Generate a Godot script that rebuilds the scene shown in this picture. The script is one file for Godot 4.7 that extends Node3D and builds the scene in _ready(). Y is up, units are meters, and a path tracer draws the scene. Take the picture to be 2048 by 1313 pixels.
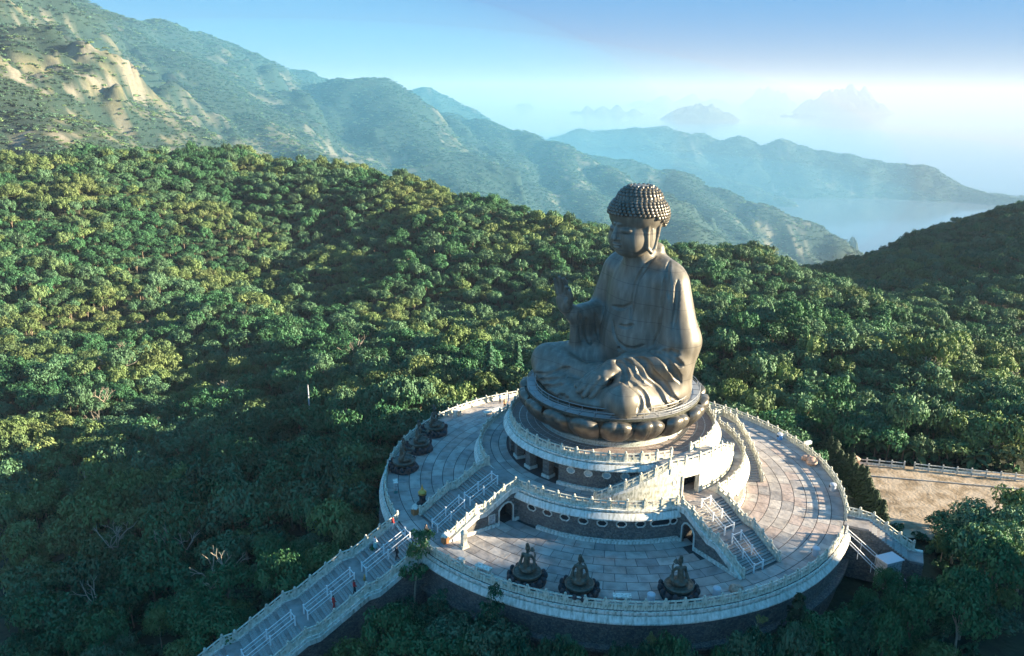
extends Node3D

# ---------------------------------------------------------------- shared state
var M := {}                      # materials
var names := {}
var rng := RandomNumberGenerator.new()
const FACE := -48.6              # the way the statue and the long stairway face
const SIDE := 41.4               # the way the right stairway faces
const CAM := Vector3(0.0, 50.525, 100.333)


# ---------------------------------------------------------------- naming and tagging
func numbered(called: String) -> String:
	var n: int = names.get(called, 0)
	names[called] = n + 1
	return called if n == 0 else "%s_%03d" % [called, n]


func tag(o: Node3D, label := "", category := "", group := "", kind := "") -> void:
	if label: o.set_meta("label", label)
	if category: o.set_meta("category", category)
	if group: o.set_meta("group", group)
	if kind: o.set_meta("kind", kind)


func thing(called: String, label: String, category: String, at := Vector3.ZERO, turn := 0.0, group := "") -> Node3D:
	var o := Node3D.new()
	o.name = numbered(called)
	add_child(o)
	o.position = at
	o.rotation.y = turn
	tag(o, label, category, group)
	return o


func mesh_node(called: String, mesh: Mesh, mat: Material, parent: Node = null) -> MeshInstance3D:
	var o := MeshInstance3D.new()
	o.mesh = mesh
	if mat: o.set_surface_override_material(0, mat)
	if parent == null:
		o.name = numbered(called)
		add_child(o)
	else:
		var key := "%d/%s" % [parent.get_instance_id(), called]
		var k: int = names.get(key, 0)
		names[key] = k + 1
		o.name = called if k == 0 else "%s_%03d" % [called, k]
		parent.add_child(o)
	return o


func part(called: String, mb: MB, mat: Material, parent: Node = null) -> MeshInstance3D:
	return mesh_node(called, mb.mesh(), mat, parent)


# ---------------------------------------------------------------- mesh builder
class MB:
	var v := PackedVector3Array()
	var n := PackedVector3Array()
	var c := PackedColorArray()
	var col := Color.WHITE
	var tinted := false

	func tri(a: Vector3, b: Vector3, d: Vector3) -> void:      # counter-clockwise seen from outside
		var q := (b - a).cross(d - a)
		if q.length_squared() < 1e-14: return
		q = q.normalized()
		v.append(a); v.append(d); v.append(b)
		n.append(q); n.append(q); n.append(q)
		if tinted: c.append(col); c.append(col); c.append(col)

	func quad(a: Vector3, b: Vector3, d: Vector3, e: Vector3) -> void:
		tri(a, b, d); tri(a, d, e)

	func trin(a: Vector3, b: Vector3, d: Vector3, na: Vector3, nb: Vector3, nd: Vector3) -> void:
		v.append(a); v.append(d); v.append(b)
		n.append(na); n.append(nd); n.append(nb)
		if tinted: c.append(col); c.append(col); c.append(col)

	func box(at: Vector3, size: Vector3, turn := 0.0, shear := 0.0) -> void:   # shear: rise per metre along the box's own x
		var b := Basis(Vector3.UP, turn)
		var p := []
		for i in 8:
			var q := Vector3(size.x * (0.5 if i & 1 else -0.5), size.y * (0.5 if i & 2 else -0.5), size.z * (0.5 if i & 4 else -0.5))
			q.y += q.x * shear
			p.append(at + b * q)
		quad(p[4], p[5], p[7], p[6]); quad(p[1], p[0], p[2], p[3])
		quad(p[5], p[1], p[3], p[7]); quad(p[0], p[4], p[6], p[2])
		quad(p[6], p[7], p[3], p[2]); quad(p[0], p[1], p[5], p[4])

	static func pol(r: float, phi: float, y: float) -> Vector3:
		var a := deg_to_rad(phi)
		return Vector3(r * sin(a), y, r * cos(a))

	func arc(r0: float, r1: float, p0: float, p1: float, yb: float, yt: float, step := 4.0, yb1 := -999.0, yt1 := -999.0) -> void:
		var k := maxi(1, ceili((p1 - p0) / step))
		if yb1 < -900.0: yb1 = yb
		if yt1 < -900.0: yt1 = yt
		var whole := absf(p1 - p0 - 360.0) < 0.01
		for i in k:
			var s := float(i) / k
			var t := float(i + 1) / k
			var a := lerpf(p0, p1, s)
			var b := lerpf(p0, p1, t)
			var ba := lerpf(yb, yb1, s)
			var bb := lerpf(yb, yb1, t)
			var ta := lerpf(yt, yt1, s)
			var tb := lerpf(yt, yt1, t)
			if r0 > 0.001:
				quad(pol(r0, a, ta), pol(r1, a, ta), pol(r1, b, tb), pol(r0, b, tb))
				quad(pol(r0, b, bb), pol(r1, b, bb), pol(r1, a, ba), pol(r0, a, ba))
				quad(pol(r0, b, bb), pol(r0, a, ba), pol(r0, a, ta), pol(r0, b, tb))
			else:
				tri(pol(0, a, ta), pol(r1, a, ta), pol(r1, b, tb))
				tri(pol(0, b, bb), pol(r1, b, bb), pol(r1, a, ba))
			quad(pol(r1, a, ba), pol(r1, b, bb), pol(r1, b, tb), pol(r1, a, ta))
			if i == 0 and not whole:
				quad(pol(r0, a, ba), pol(r1, a, ba), pol(r1, a, ta), pol(r0, a, ta))
			if i == k - 1 and not whole:
				quad(pol(r1, b, bb), pol(r0, b, bb), pol(r0, b, tb), pol(r1, b, tb))

	func prism(poly: PackedVector2Array, o: Vector3, u: Vector3, w: Vector3, d: Vector3) -> void:   # a polygon in the plane of u and w, pushed along d
		if (u.cross(w)).dot(d) < 0.0:
			o += d; d = -d
		var area := 0.0
		for i in poly.size():
			var a := poly[i]
			var b := poly[(i + 1) % poly.size()]
			area += a.x * b.y - b.x * a.y
		if area < 0.0: poly.reverse()
		var idx := Geometry2D.triangulate_polygon(poly)
		for i in range(0, idx.size(), 3):
			var q := [poly[idx[i]], poly[idx[i + 1]], poly[idx[i + 2]]]
			var s: float = (q[1] - q[0]).cross(q[2] - q[0])
			if s < 0.0: q = [q[0], q[2], q[1]]
			var a3: Vector3 = o + u * q[0].x + w * q[0].y
			var b3: Vector3 = o + u * q[1].x + w * q[1].y
			var c3: Vector3 = o + u * q[2].x + w * q[2].y
			tri(a3 + d, b3 + d, c3 + d)
			tri(a3, c3, b3)
		for i in poly.size():
			var a := poly[i]
			var b := poly[(i + 1) % poly.size()]
			var a3 := o + u * a.x + w * a.y
			var b3 := o + u * b.x + w * b.y
			quad(a3, b3, b3 + d, a3 + d)

	func tube(pts: Array, radii: Array, sides := 6, caps := true) -> void:
		var rings := []
		for i in pts.size():
			var t: Vector3 = (pts[mini(i + 1, pts.size() - 1)] - pts[maxi(i - 1, 0)]).normalized()
			var s := t.cross(Vector3.UP if absf(t.y) < 0.95 else Vector3.RIGHT).normalized()
			var q := s.cross(t)
			var ring := []
			for k in sides:
				var a := TAU * k / sides
				ring.append(s * cos(a) + q * sin(a))
			rings.append(ring)
		for i in pts.size() - 1:
			for k in sides:
				var l := (k + 1) % sides
				var a: Vector3 = rings[i][k]
				var b: Vector3 = rings[i][l]
				var d: Vector3 = rings[i + 1][l]
				var e: Vector3 = rings[i + 1][k]
				var pa: Vector3 = pts[i] + a * radii[i]
				var pb: Vector3 = pts[i] + b * radii[i]
				var pd: Vector3 = pts[i + 1] + d * radii[i + 1]
				var pe: Vector3 = pts[i + 1] + e * radii[i + 1]
				trin(pa, pd, pb, a, d, b)
				trin(pa, pe, pd, a, e, d)
		if caps:
			for k in range(1, sides - 1):
				var z := pts.size() - 1
				tri(pts[0] + rings[0][0] * radii[0], pts[0] + rings[0][k] * radii[0], pts[0] + rings[0][k + 1] * radii[0])
				tri(pts[z] + rings[z][0] * radii[z], pts[z] + rings[z][k + 1] * radii[z], pts[z] + rings[z][k] * radii[z])

	func lathe(prof: PackedVector2Array, sides := 12, at := Vector3.ZERO, squash := Vector3.ONE) -> void:   # profile of (radius, height) from the bottom up
		for i in prof.size() - 1:
			var p := prof[i]
			var q := prof[i + 1]
			var sl := Vector2(q.y - p.y, p.x - q.x).normalized()
			for k in sides:
				var a := TAU * k / sides
				var b := TAU * (k + 1) / sides
				var ca := Vector3(sin(a), 0, cos(a))
				var cb := Vector3(sin(b), 0, cos(b))
				var na := (ca * sl.x + Vector3.UP * sl.y).normalized()
				var nb := (cb * sl.x + Vector3.UP * sl.y).normalized()
				var pa := at + (ca * p.x + Vector3.UP * p.y) * squash
				var pb := at + (cb * p.x + Vector3.UP * p.y) * squash
				var qa := at + (ca * q.x + Vector3.UP * q.y) * squash
				var qb := at + (cb * q.x + Vector3.UP * q.y) * squash
				if p.x > 1e-5: trin(pa, pb, qb, na, nb, nb)
				if q.x > 1e-5: trin(pa, qb, qa, na, nb, na)

	func mesh() -> ArrayMesh:
		var m := ArrayMesh.new()
		var a := []
		a.resize(Mesh.ARRAY_MAX)
		a[Mesh.ARRAY_VERTEX] = v
		a[Mesh.ARRAY_NORMAL] = n
		if tinted: a[Mesh.ARRAY_COLOR] = c
		m.add_surface_from_arrays(Mesh.PRIMITIVE_TRIANGLES, a)
		return m


# ---------------------------------------------------------------- bodies: smooth unions of capsules and ellipsoids, meshed with surface nets
class Blob:
	var kind := PackedInt32Array()
	var a := PackedVector3Array()
	var b := PackedVector3Array()
	var r1 := PackedFloat32Array()
	var r2 := PackedFloat32Array()
	var k := PackedFloat32Array()
	var turn := []
	var grooves := []            # [points, radius, softness, centre, reach]
	var v := PackedVector3Array()
	var n := PackedVector3Array()
	var idx := PackedInt32Array()

	func ell(c: Vector3, r: Vector3, soft: float, yaw := 0.0, pitch := 0.0) -> void:
		kind.append(0); a.append(c); b.append(r); r1.append(0); r2.append(0); k.append(soft)
		turn.append((Basis(Vector3.UP, deg_to_rad(yaw)) * Basis(Vector3.RIGHT, deg_to_rad(pitch))).transposed() if yaw != 0.0 or pitch != 0.0 else null)

	func cap(p: Vector3, q: Vector3, ra: float, rb: float, soft: float) -> void:
		kind.append(1); a.append(p); b.append(q); r1.append(ra); r2.append(rb); k.append(soft); turn.append(null)

	func prim(i: int, p: Vector3) -> float:
		if kind[i] == 1:
			var ba := b[i] - a[i]
			var t := clampf((p - a[i]).dot(ba) / maxf(ba.dot(ba), 1e-9), 0.0, 1.0)
			return (p - a[i] - ba * t).length() - lerpf(r1[i], r2[i], t)
		var q := p - a[i]
		if turn[i] != null: q = turn[i] * q
		var r := b[i]
		var k0 := (q / r).length()
		var k1 := (q / (r * r)).length() + 1e-9
		return k0 * (k0 - 1.0) / k1

	func field(p: Vector3, use: PackedInt32Array, cuts: PackedInt32Array) -> float:
		var d := 1e3
		for i in use:
			var e := prim(i, p)
			var s := k[i]
			var h := clampf(0.5 + 0.5 * (e - d) / s, 0.0, 1.0)
			d = e + (d - e) * h - s * h * (1.0 - h)
		for j in cuts:
			var g: Array = grooves[j]
			var pts: PackedVector3Array = g[0]
			var last := pts.size() - 1
			var m := 1e3
			for i in last:
				var ba := pts[i + 1] - pts[i]
				var t := clampf((p - pts[i]).dot(ba) / maxf(ba.dot(ba), 1e-9), 0.0, 1.0)
				var w: float = g[1] * minf(1.0, 0.3 + 1.6 * sin(PI * (i + t) / last))
				m = minf(m, (p - pts[i] - ba * t).length() - w)
			var s2: float = g[2]
			var h2 := clampf(0.5 + 0.5 * (m + d) / s2, 0.0, 1.0)
			d = -(m + (-d - m) * h2 - s2 * h2 * (1.0 - h2))
		return d

	func build(which: Array, lo: Vector3, hi: Vector3, cell: float, with_cuts := true) -> void:
		const B := 8
		var nb := Vector3i(((hi - lo) / (cell * B)).ceil())
		var nx := nb.x * B + 1
		var ny := nb.y * B + 1
		var nz := nb.z * B + 1
		var val := PackedFloat32Array()
		val.resize(nx * ny * nz)
		val.fill(1e6)
		var at := PackedInt32Array()
		at.resize(nx * ny * nz)
		at.fill(-1)
		var hd := cell * B * 0.8661
		var blocks := []
		for bx in nb.x:
			for by in nb.y:
				for bz in nb.z:
					var c := lo + (Vector3(bx, by, bz) + Vector3.ONE * 0.5) * cell * B
					var dist := PackedFloat32Array()
					var dm := 1e6
					for i in which:
						var e := prim(i, c)
						dist.append(e)
						dm = minf(dm, e)
					if dm > hd * 1.15 + 0.9 * cell * B * 0.1 + 0.3 or dm < -hd * 2.2 - 0.8: continue
					var use := PackedInt32Array()
					for j in which.size():
						if dist[j] < maxf(dm, -hd) + 2.0 * hd + k[which[j]]: use.append(which[j])
					var cuts := PackedInt32Array()
					if with_cuts:
						for j in grooves.size():
							if (grooves[j][3] - c).length() < grooves[j][4] + hd: cuts.append(j)
					blocks.append(Vector3i(bx, by, bz))
					for x in range(bx * B, bx * B + B + 1):
						for y in range(by * B, by * B + B + 1):
							var row := (x * ny + y) * nz
							for z in range(bz * B, bz * B + B + 1):
								if val[row + z] > 1e5:
									val[row + z] = field(lo + Vector3(x, y, z) * cell, use, cuts)
		var off := PackedInt32Array()
		for i in 8: off.append(((i & 1) * ny + ((i >> 1) & 1)) * nz + (i >> 2))
		var ends := [[0, 1], [2, 3], [4, 5], [6, 7], [0, 2], [1, 3], [4, 6], [5, 7], [0, 4], [1, 5], [2, 6], [3, 7]]
		for bl in blocks:
			for x in range(bl.x * B, bl.x * B + B):
				for y in range(bl.y * B, bl.y * B + B):
					for z in range(bl.z * B, bl.z * B + B):
						var o := (x * ny + y) * nz + z
						var mask := 0
						for i in 8:
							if val[o + off[i]] < 0.0: mask |= 1 << i
						if mask == 0 or mask == 255: continue
						var s := Vector3.ZERO
						var cnt := 0
						for e in ends:
							var i: int = e[0]
							var j: int = e[1]
							if ((mask >> i) & 1) == ((mask >> j) & 1): continue
							var va := val[o + off[i]]
							var vb := val[o + off[j]]
							var t := va / (va - vb)
							s += Vector3(i & 1, (i >> 1) & 1, i >> 2).lerp(Vector3(j & 1, (j >> 1) & 1, j >> 2), t)
							cnt += 1
						at[o] = v.size()
						v.append(lo + (Vector3(x, y, z) + s / cnt) * cell)
						n.append(Vector3(
							val[o + off[1]] + val[o + off[3]] + val[o + off[5]] + val[o + off[7]] - val[o] - val[o + off[2]] - val[o + off[4]] - val[o + off[6]],
							val[o + off[2]] + val[o + off[3]] + val[o + off[6]] + val[o + off[7]] - val[o] - val[o + off[1]] - val[o + off[4]] - val[o + off[5]],
							val[o + off[4]] + val[o + off[5]] + val[o + off[6]] + val[o + off[7]] - val[o] - val[o + off[1]] - val[o + off[2]] - val[o + off[3]]).normalized())
		var sx := ny * nz
		for bl in blocks:
			for x in range(maxi(1, bl.x * B), bl.x * B + B):
				for y in range(maxi(1, bl.y * B), bl.y * B + B):
					for z in range(maxi(1, bl.z * B), bl.z * B + B):
						var o := (x * ny + y) * nz + z
						if at[o] < 0: continue
						var inside := val[o] < 0.0
						if inside != (val[o + sx] < 0.0): face(at[o - nz - 1], at[o - 1], at[o], at[o - nz], inside, Vector3.RIGHT)
						if inside != (val[o + nz] < 0.0): face(at[o - sx - 1], at[o - sx], at[o], at[o - 1], inside, Vector3.UP)
						if inside != (val[o + 1] < 0.0): face(at[o - sx - nz], at[o - nz], at[o], at[o - sx], inside, Vector3.BACK)

	func face(p: int, q: int, r: int, s: int, inside: bool, axis: Vector3) -> void:
		if p < 0 or q < 0 or r < 0 or s < 0: return
		var want := axis if inside else -axis
		if (v[q] - v[p]).cross(v[r] - v[p]).dot(want) + (v[r] - v[p]).cross(v[s] - v[p]).dot(want) < 0.0:
			var t := q
			q = s
			s = t
		idx.append_array([p, r, q, p, s, r])

	func mesh() -> ArrayMesh:
		var m := ArrayMesh.new()
		var arr := []
		arr.resize(Mesh.ARRAY_MAX)
		arr[Mesh.ARRAY_VERTEX] = v
		arr[Mesh.ARRAY_NORMAL] = n
		arr[Mesh.ARRAY_INDEX] = idx
		m.add_surface_from_arrays(Mesh.PRIMITIVE_TRIANGLES, arr)
		return m


# ---------------------------------------------------------------- materials
func noise(seed_: int, freq: float, kind := FastNoiseLite.TYPE_SIMPLEX_SMOOTH, octaves := 4) -> FastNoiseLite:
	var f := FastNoiseLite.new()
	f.seed = seed_
	f.frequency = freq
	f.noise_type = kind
	f.fractal_octaves = octaves
	return f


func ramp_tex(f: FastNoiseLite, stops: Array, size := 512) -> ImageTexture:      # stops: [position, linear colour]
	var im := f.get_seamless_image(size, size)
	var g := Gradient.new()
	var offs := PackedFloat32Array()
	var cols := PackedColorArray()
	for s in stops:
		offs.append(s[0])
		cols.append((s[1] as Color).linear_to_srgb())
	g.offsets = offs
	g.colors = cols
	var out := Image.create(size, size, false, Image.FORMAT_RGB8)
	for y in size:
		for x in size:
			out.set_pixel(x, y, g.sample(im.get_pixel(x, y).r))
	return ImageTexture.create_from_image(out)


func bump_tex(f: FastNoiseLite, strength: float, size := 512) -> ImageTexture:
	var im := f.get_seamless_image(size, size)
	im.convert(Image.FORMAT_RGBA8)
	im.bump_map_to_normal_map(strength)
	return ImageTexture.create_from_image(im)


func mat(called: String, col: Color, rough := 0.8, tex: Texture2D = null, scale := 1.0, bump: Texture2D = null, depth := 1.0, metal := 0.0) -> StandardMaterial3D:
	var m := StandardMaterial3D.new()
	m.resource_name = called
	m.albedo_color = col.linear_to_srgb()
	m.roughness = rough
	m.metallic = metal
	if tex: m.albedo_texture = tex
	if bump:
		m.normal_enabled = true
		m.normal_texture = bump
		m.normal_scale = depth
	if tex or bump:
		m.uv1_triplanar = true
		m.uv1_world_triplanar = true
		m.uv1_scale = Vector3.ONE * scale
	M[called] = m
	return m


func leaf_mat(called: String, col: Color) -> void:
	var m := mat(called, col, 0.6)
	m.vertex_color_use_as_albedo = true
	m.backlight_enabled = true
	m.backlight = (col * 0.8).linear_to_srgb()
	m.metallic_specular = 0.3


func make_materials() -> void:
	var w := func(x: float) -> Color: return Color(x, x, x)
	var fine := noise(3, 0.02, FastNoiseLite.TYPE_SIMPLEX_SMOOTH, 5)
	var grain := ramp_tex(fine, [[0.2, w.call(0.62)], [0.5, w.call(0.9)], [0.8, w.call(1.0)]])
	var grain_bump := bump_tex(noise(4, 0.05, FastNoiseLite.TYPE_SIMPLEX_SMOOTH, 5), 3.0)
	var stain := ramp_tex(noise(9, 0.012, FastNoiseLite.TYPE_SIMPLEX_SMOOTH, 6), [[0.2, Color(0.42, 0.43, 0.38)], [0.42, Color(0.78, 0.77, 0.72)], [0.7, w.call(1.0)]])
	var dirt := ramp_tex(noise(10, 0.02, FastNoiseLite.TYPE_SIMPLEX_SMOOTH, 6), [[0.2, Color(0.66, 0.65, 0.64)], [0.5, Color(0.88, 0.87, 0.86)], [0.8, w.call(1.0)]])
	var cell := noise(12, 0.045, FastNoiseLite.TYPE_CELLULAR, 1)
	cell.cellular_return_type = FastNoiseLite.RETURN_DISTANCE2_DIV
	var cellv := noise(12, 0.045, FastNoiseLite.TYPE_CELLULAR, 1)
	cellv.cellular_return_type = FastNoiseLite.RETURN_CELL_VALUE
	var rubble := ramp_tex(cellv, [[0.0, Color(0.10, 0.10, 0.105)], [0.35, Color(0.16, 0.155, 0.15)], [0.6, Color(0.22, 0.21, 0.19)], [0.85, Color(0.30, 0.28, 0.25)], [1.0, Color(0.17, 0.13, 0.1)]])
	var rubble_bump := bump_tex(cell, 8.0)
	mat("white_stone", Color(0.78, 0.77, 0.73), 0.7, stain, 0.22, grain_bump, 0.3).uv1_scale = Vector3(0.4, 0.1, 0.4)
	mat("rail_stone", Color(0.70, 0.69, 0.61), 0.7, stain, 0.35, grain_bump, 0.3).uv1_scale = Vector3(0.5, 0.2, 0.5)
	mat("rubble", Color(0.8, 0.8, 0.8), 0.85, rubble, 0.28, rubble_bump, 0.9)
	var slabs := [Color(0.44, 0.40, 0.375), Color(0.32, 0.295, 0.285), Color(0.50, 0.455, 0.42), Color(0.385, 0.35, 0.325), Color(0.43, 0.35, 0.315)]
	for i in slabs.size(): mat("slab_%d" % i, slabs[i], 0.75, dirt, 0.05, grain_bump, 0.35)
	var bricks := [Color(0.31, 0.25, 0.235), Color(0.27, 0.23, 0.22), Color(0.34, 0.27, 0.245)]
	for i in bricks.size(): mat("upper_slab_%d" % i, bricks[i], 0.8, grain, 0.5, grain_bump, 0.35)
	mat("joint", Color(0.045, 0.045, 0.05), 0.9, grain, 0.6)
	mat("riser_shade_tone", Color(0.15, 0.145, 0.14), 0.85, grain, 0.5)  # step fronts darkened in the colour itself, standing in for their shade
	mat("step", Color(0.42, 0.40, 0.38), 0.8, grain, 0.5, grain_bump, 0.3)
	var streak := noise(21, 0.014, FastNoiseLite.TYPE_SIMPLEX_SMOOTH, 6)
	var bronze_tex := ramp_tex(streak, [[0.15, Color(0.12, 0.11, 0.09)], [0.42, Color(0.165, 0.15, 0.122)], [0.62, Color(0.20, 0.183, 0.152)], [0.9, Color(0.30, 0.285, 0.25)]])
	var bi := bronze_tex.get_image()
	for y in 512:           # seams between the cast panels
		for x in 512:
			var seam := y % 34 == 0 or (x + (y / 34 % 2) * 64) % 128 == 0
			if seam: bi.set_pixel(x, y, bi.get_pixel(x, y) * Color(0.72, 0.72, 0.74))
	bronze_tex = ImageTexture.create_from_image(bi)
	var b := mat("bronze", Color(1.0, 1.0, 1.0), 0.44, bronze_tex, 0.07, grain_bump, 0.04, 0.18)
	b.uv1_scale = Vector3(0.12, 0.03, 0.12)
	mat("bronze_petal", Color(0.9, 0.9, 0.92), 0.38, bronze_tex, 0.1, grain_bump, 0.1, 0.65)
	mat("bronze_dark", Color(0.55, 0.62, 0.6), 0.5, bronze_tex, 0.3, grain_bump, 0.2, 0.4)
	mat("marble", Color(0.5, 0.56, 0.54), 0.5, stain, 0.5)
	mat("white_metal", Color(0.78, 0.80, 0.82), 0.45)
	mat("grey_metal", Color(0.36, 0.37, 0.38), 0.45, null, 1.0, null, 1.0, 0.4)
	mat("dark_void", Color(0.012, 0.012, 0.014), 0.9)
	mat("glass_pale", Color(0.30, 0.42, 0.46), 0.15)
	mat("glass_dark", Color(0.02, 0.025, 0.03), 0.15)
	mat("red_door", Color(0.35, 0.05, 0.03), 0.6)
	mat("rock_base", Color(0.055, 0.05, 0.055), 0.8, grain, 0.8, grain_bump, 0.9)
	mat("gold", Color(0.62, 0.38, 0.10), 0.35, null, 1.0, null, 1.0, 0.7)
	mat("terracotta", Color(0.38, 0.17, 0.07), 0.8)
	mat("blue_plastic", Color(0.08, 0.24, 0.55), 0.5)
	mat("white_plastic", Color(0.5, 0.53, 0.58), 0.5)
	mat("teal_base", Color(0.10, 0.28, 0.27), 0.7)
	mat("pale_grey", Color(0.45, 0.47, 0.50), 0.7, stain, 0.4)
	mat("pink_render", Color(0.55, 0.36, 0.28), 0.8, stain, 0.4)
	mat("roof_blue", Color(0.16, 0.42, 0.50), 0.6)
	mat("wood", Color(0.22, 0.14, 0.08), 0.7)
	mat("concrete", Color(0.42, 0.42, 0.43), 0.85, stain, 0.3)
	mat("yard", Color(0.44, 0.345, 0.25), 0.95, ramp_tex(noise(31, 0.01, FastNoiseLite.TYPE_SIMPLEX_SMOOTH, 6), [[0.2, Color(0.55, 0.5, 0.42)], [0.45, Color(0.85, 0.82, 0.78)], [0.7, w.call(1.0)]]), 0.06, grain_bump, 0.5)
	mat("bark", Color(0.16, 0.125, 0.09), 0.9, grain, 0.8)
	mat("bark_pale", Color(0.40, 0.35, 0.27), 0.85, grain, 0.8)
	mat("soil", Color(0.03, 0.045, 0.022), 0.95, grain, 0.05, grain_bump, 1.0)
	leaf_mat("leaf_deep", Color(0.034, 0.120, 0.064))
	leaf_mat("leaf_green", Color(0.066, 0.185, 0.080))
	leaf_mat("leaf_olive", Color(0.150, 0.225, 0.085))
	leaf_mat("leaf_gold", Color(0.24, 0.265, 0.115))
	leaf_mat("leaf_grey", Color(0.110, 0.205, 0.120))
	leaf_mat("leaf_any", Color(1, 1, 1))
	M.leaf_any.backlight = Color(0.10, 0.13, 0.05).linear_to_srgb()
	leaf_mat("needle", Color(0.030, 0.062, 0.030))
	leaf_mat("palm_leaf", Color(0.075, 0.135, 0.06))
	var hill := mat("hill", Color(1, 1, 1), 0.95, grain, 0.02, grain_bump, 1.0)
	hill.vertex_color_use_as_albedo = true
	var s := mat("sea", Color(0.16, 0.18, 0.22), 0.12, null, 1.0)
	s.metallic_specular = 0.5
	mat("skin", Color(0.42, 0.27, 0.19), 0.6)
	mat("hair", Color(0.015, 0.012, 0.01), 0.6)
	mat("cloth_red", Color(0.42, 0.03, 0.03), 0.8)
	mat("cloth_black", Color(0.02, 0.02, 0.025), 0.8)
	mat("cloth_white", Color(0.62, 0.62, 0.63), 0.8)
	mat("cloth_blue", Color(0.06, 0.13, 0.30), 0.8)
	mat("cloth_teal", Color(0.16, 0.42, 0.45), 0.8)
	mat("cloth_tan", Color(0.42, 0.27, 0.16), 0.8)


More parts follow.
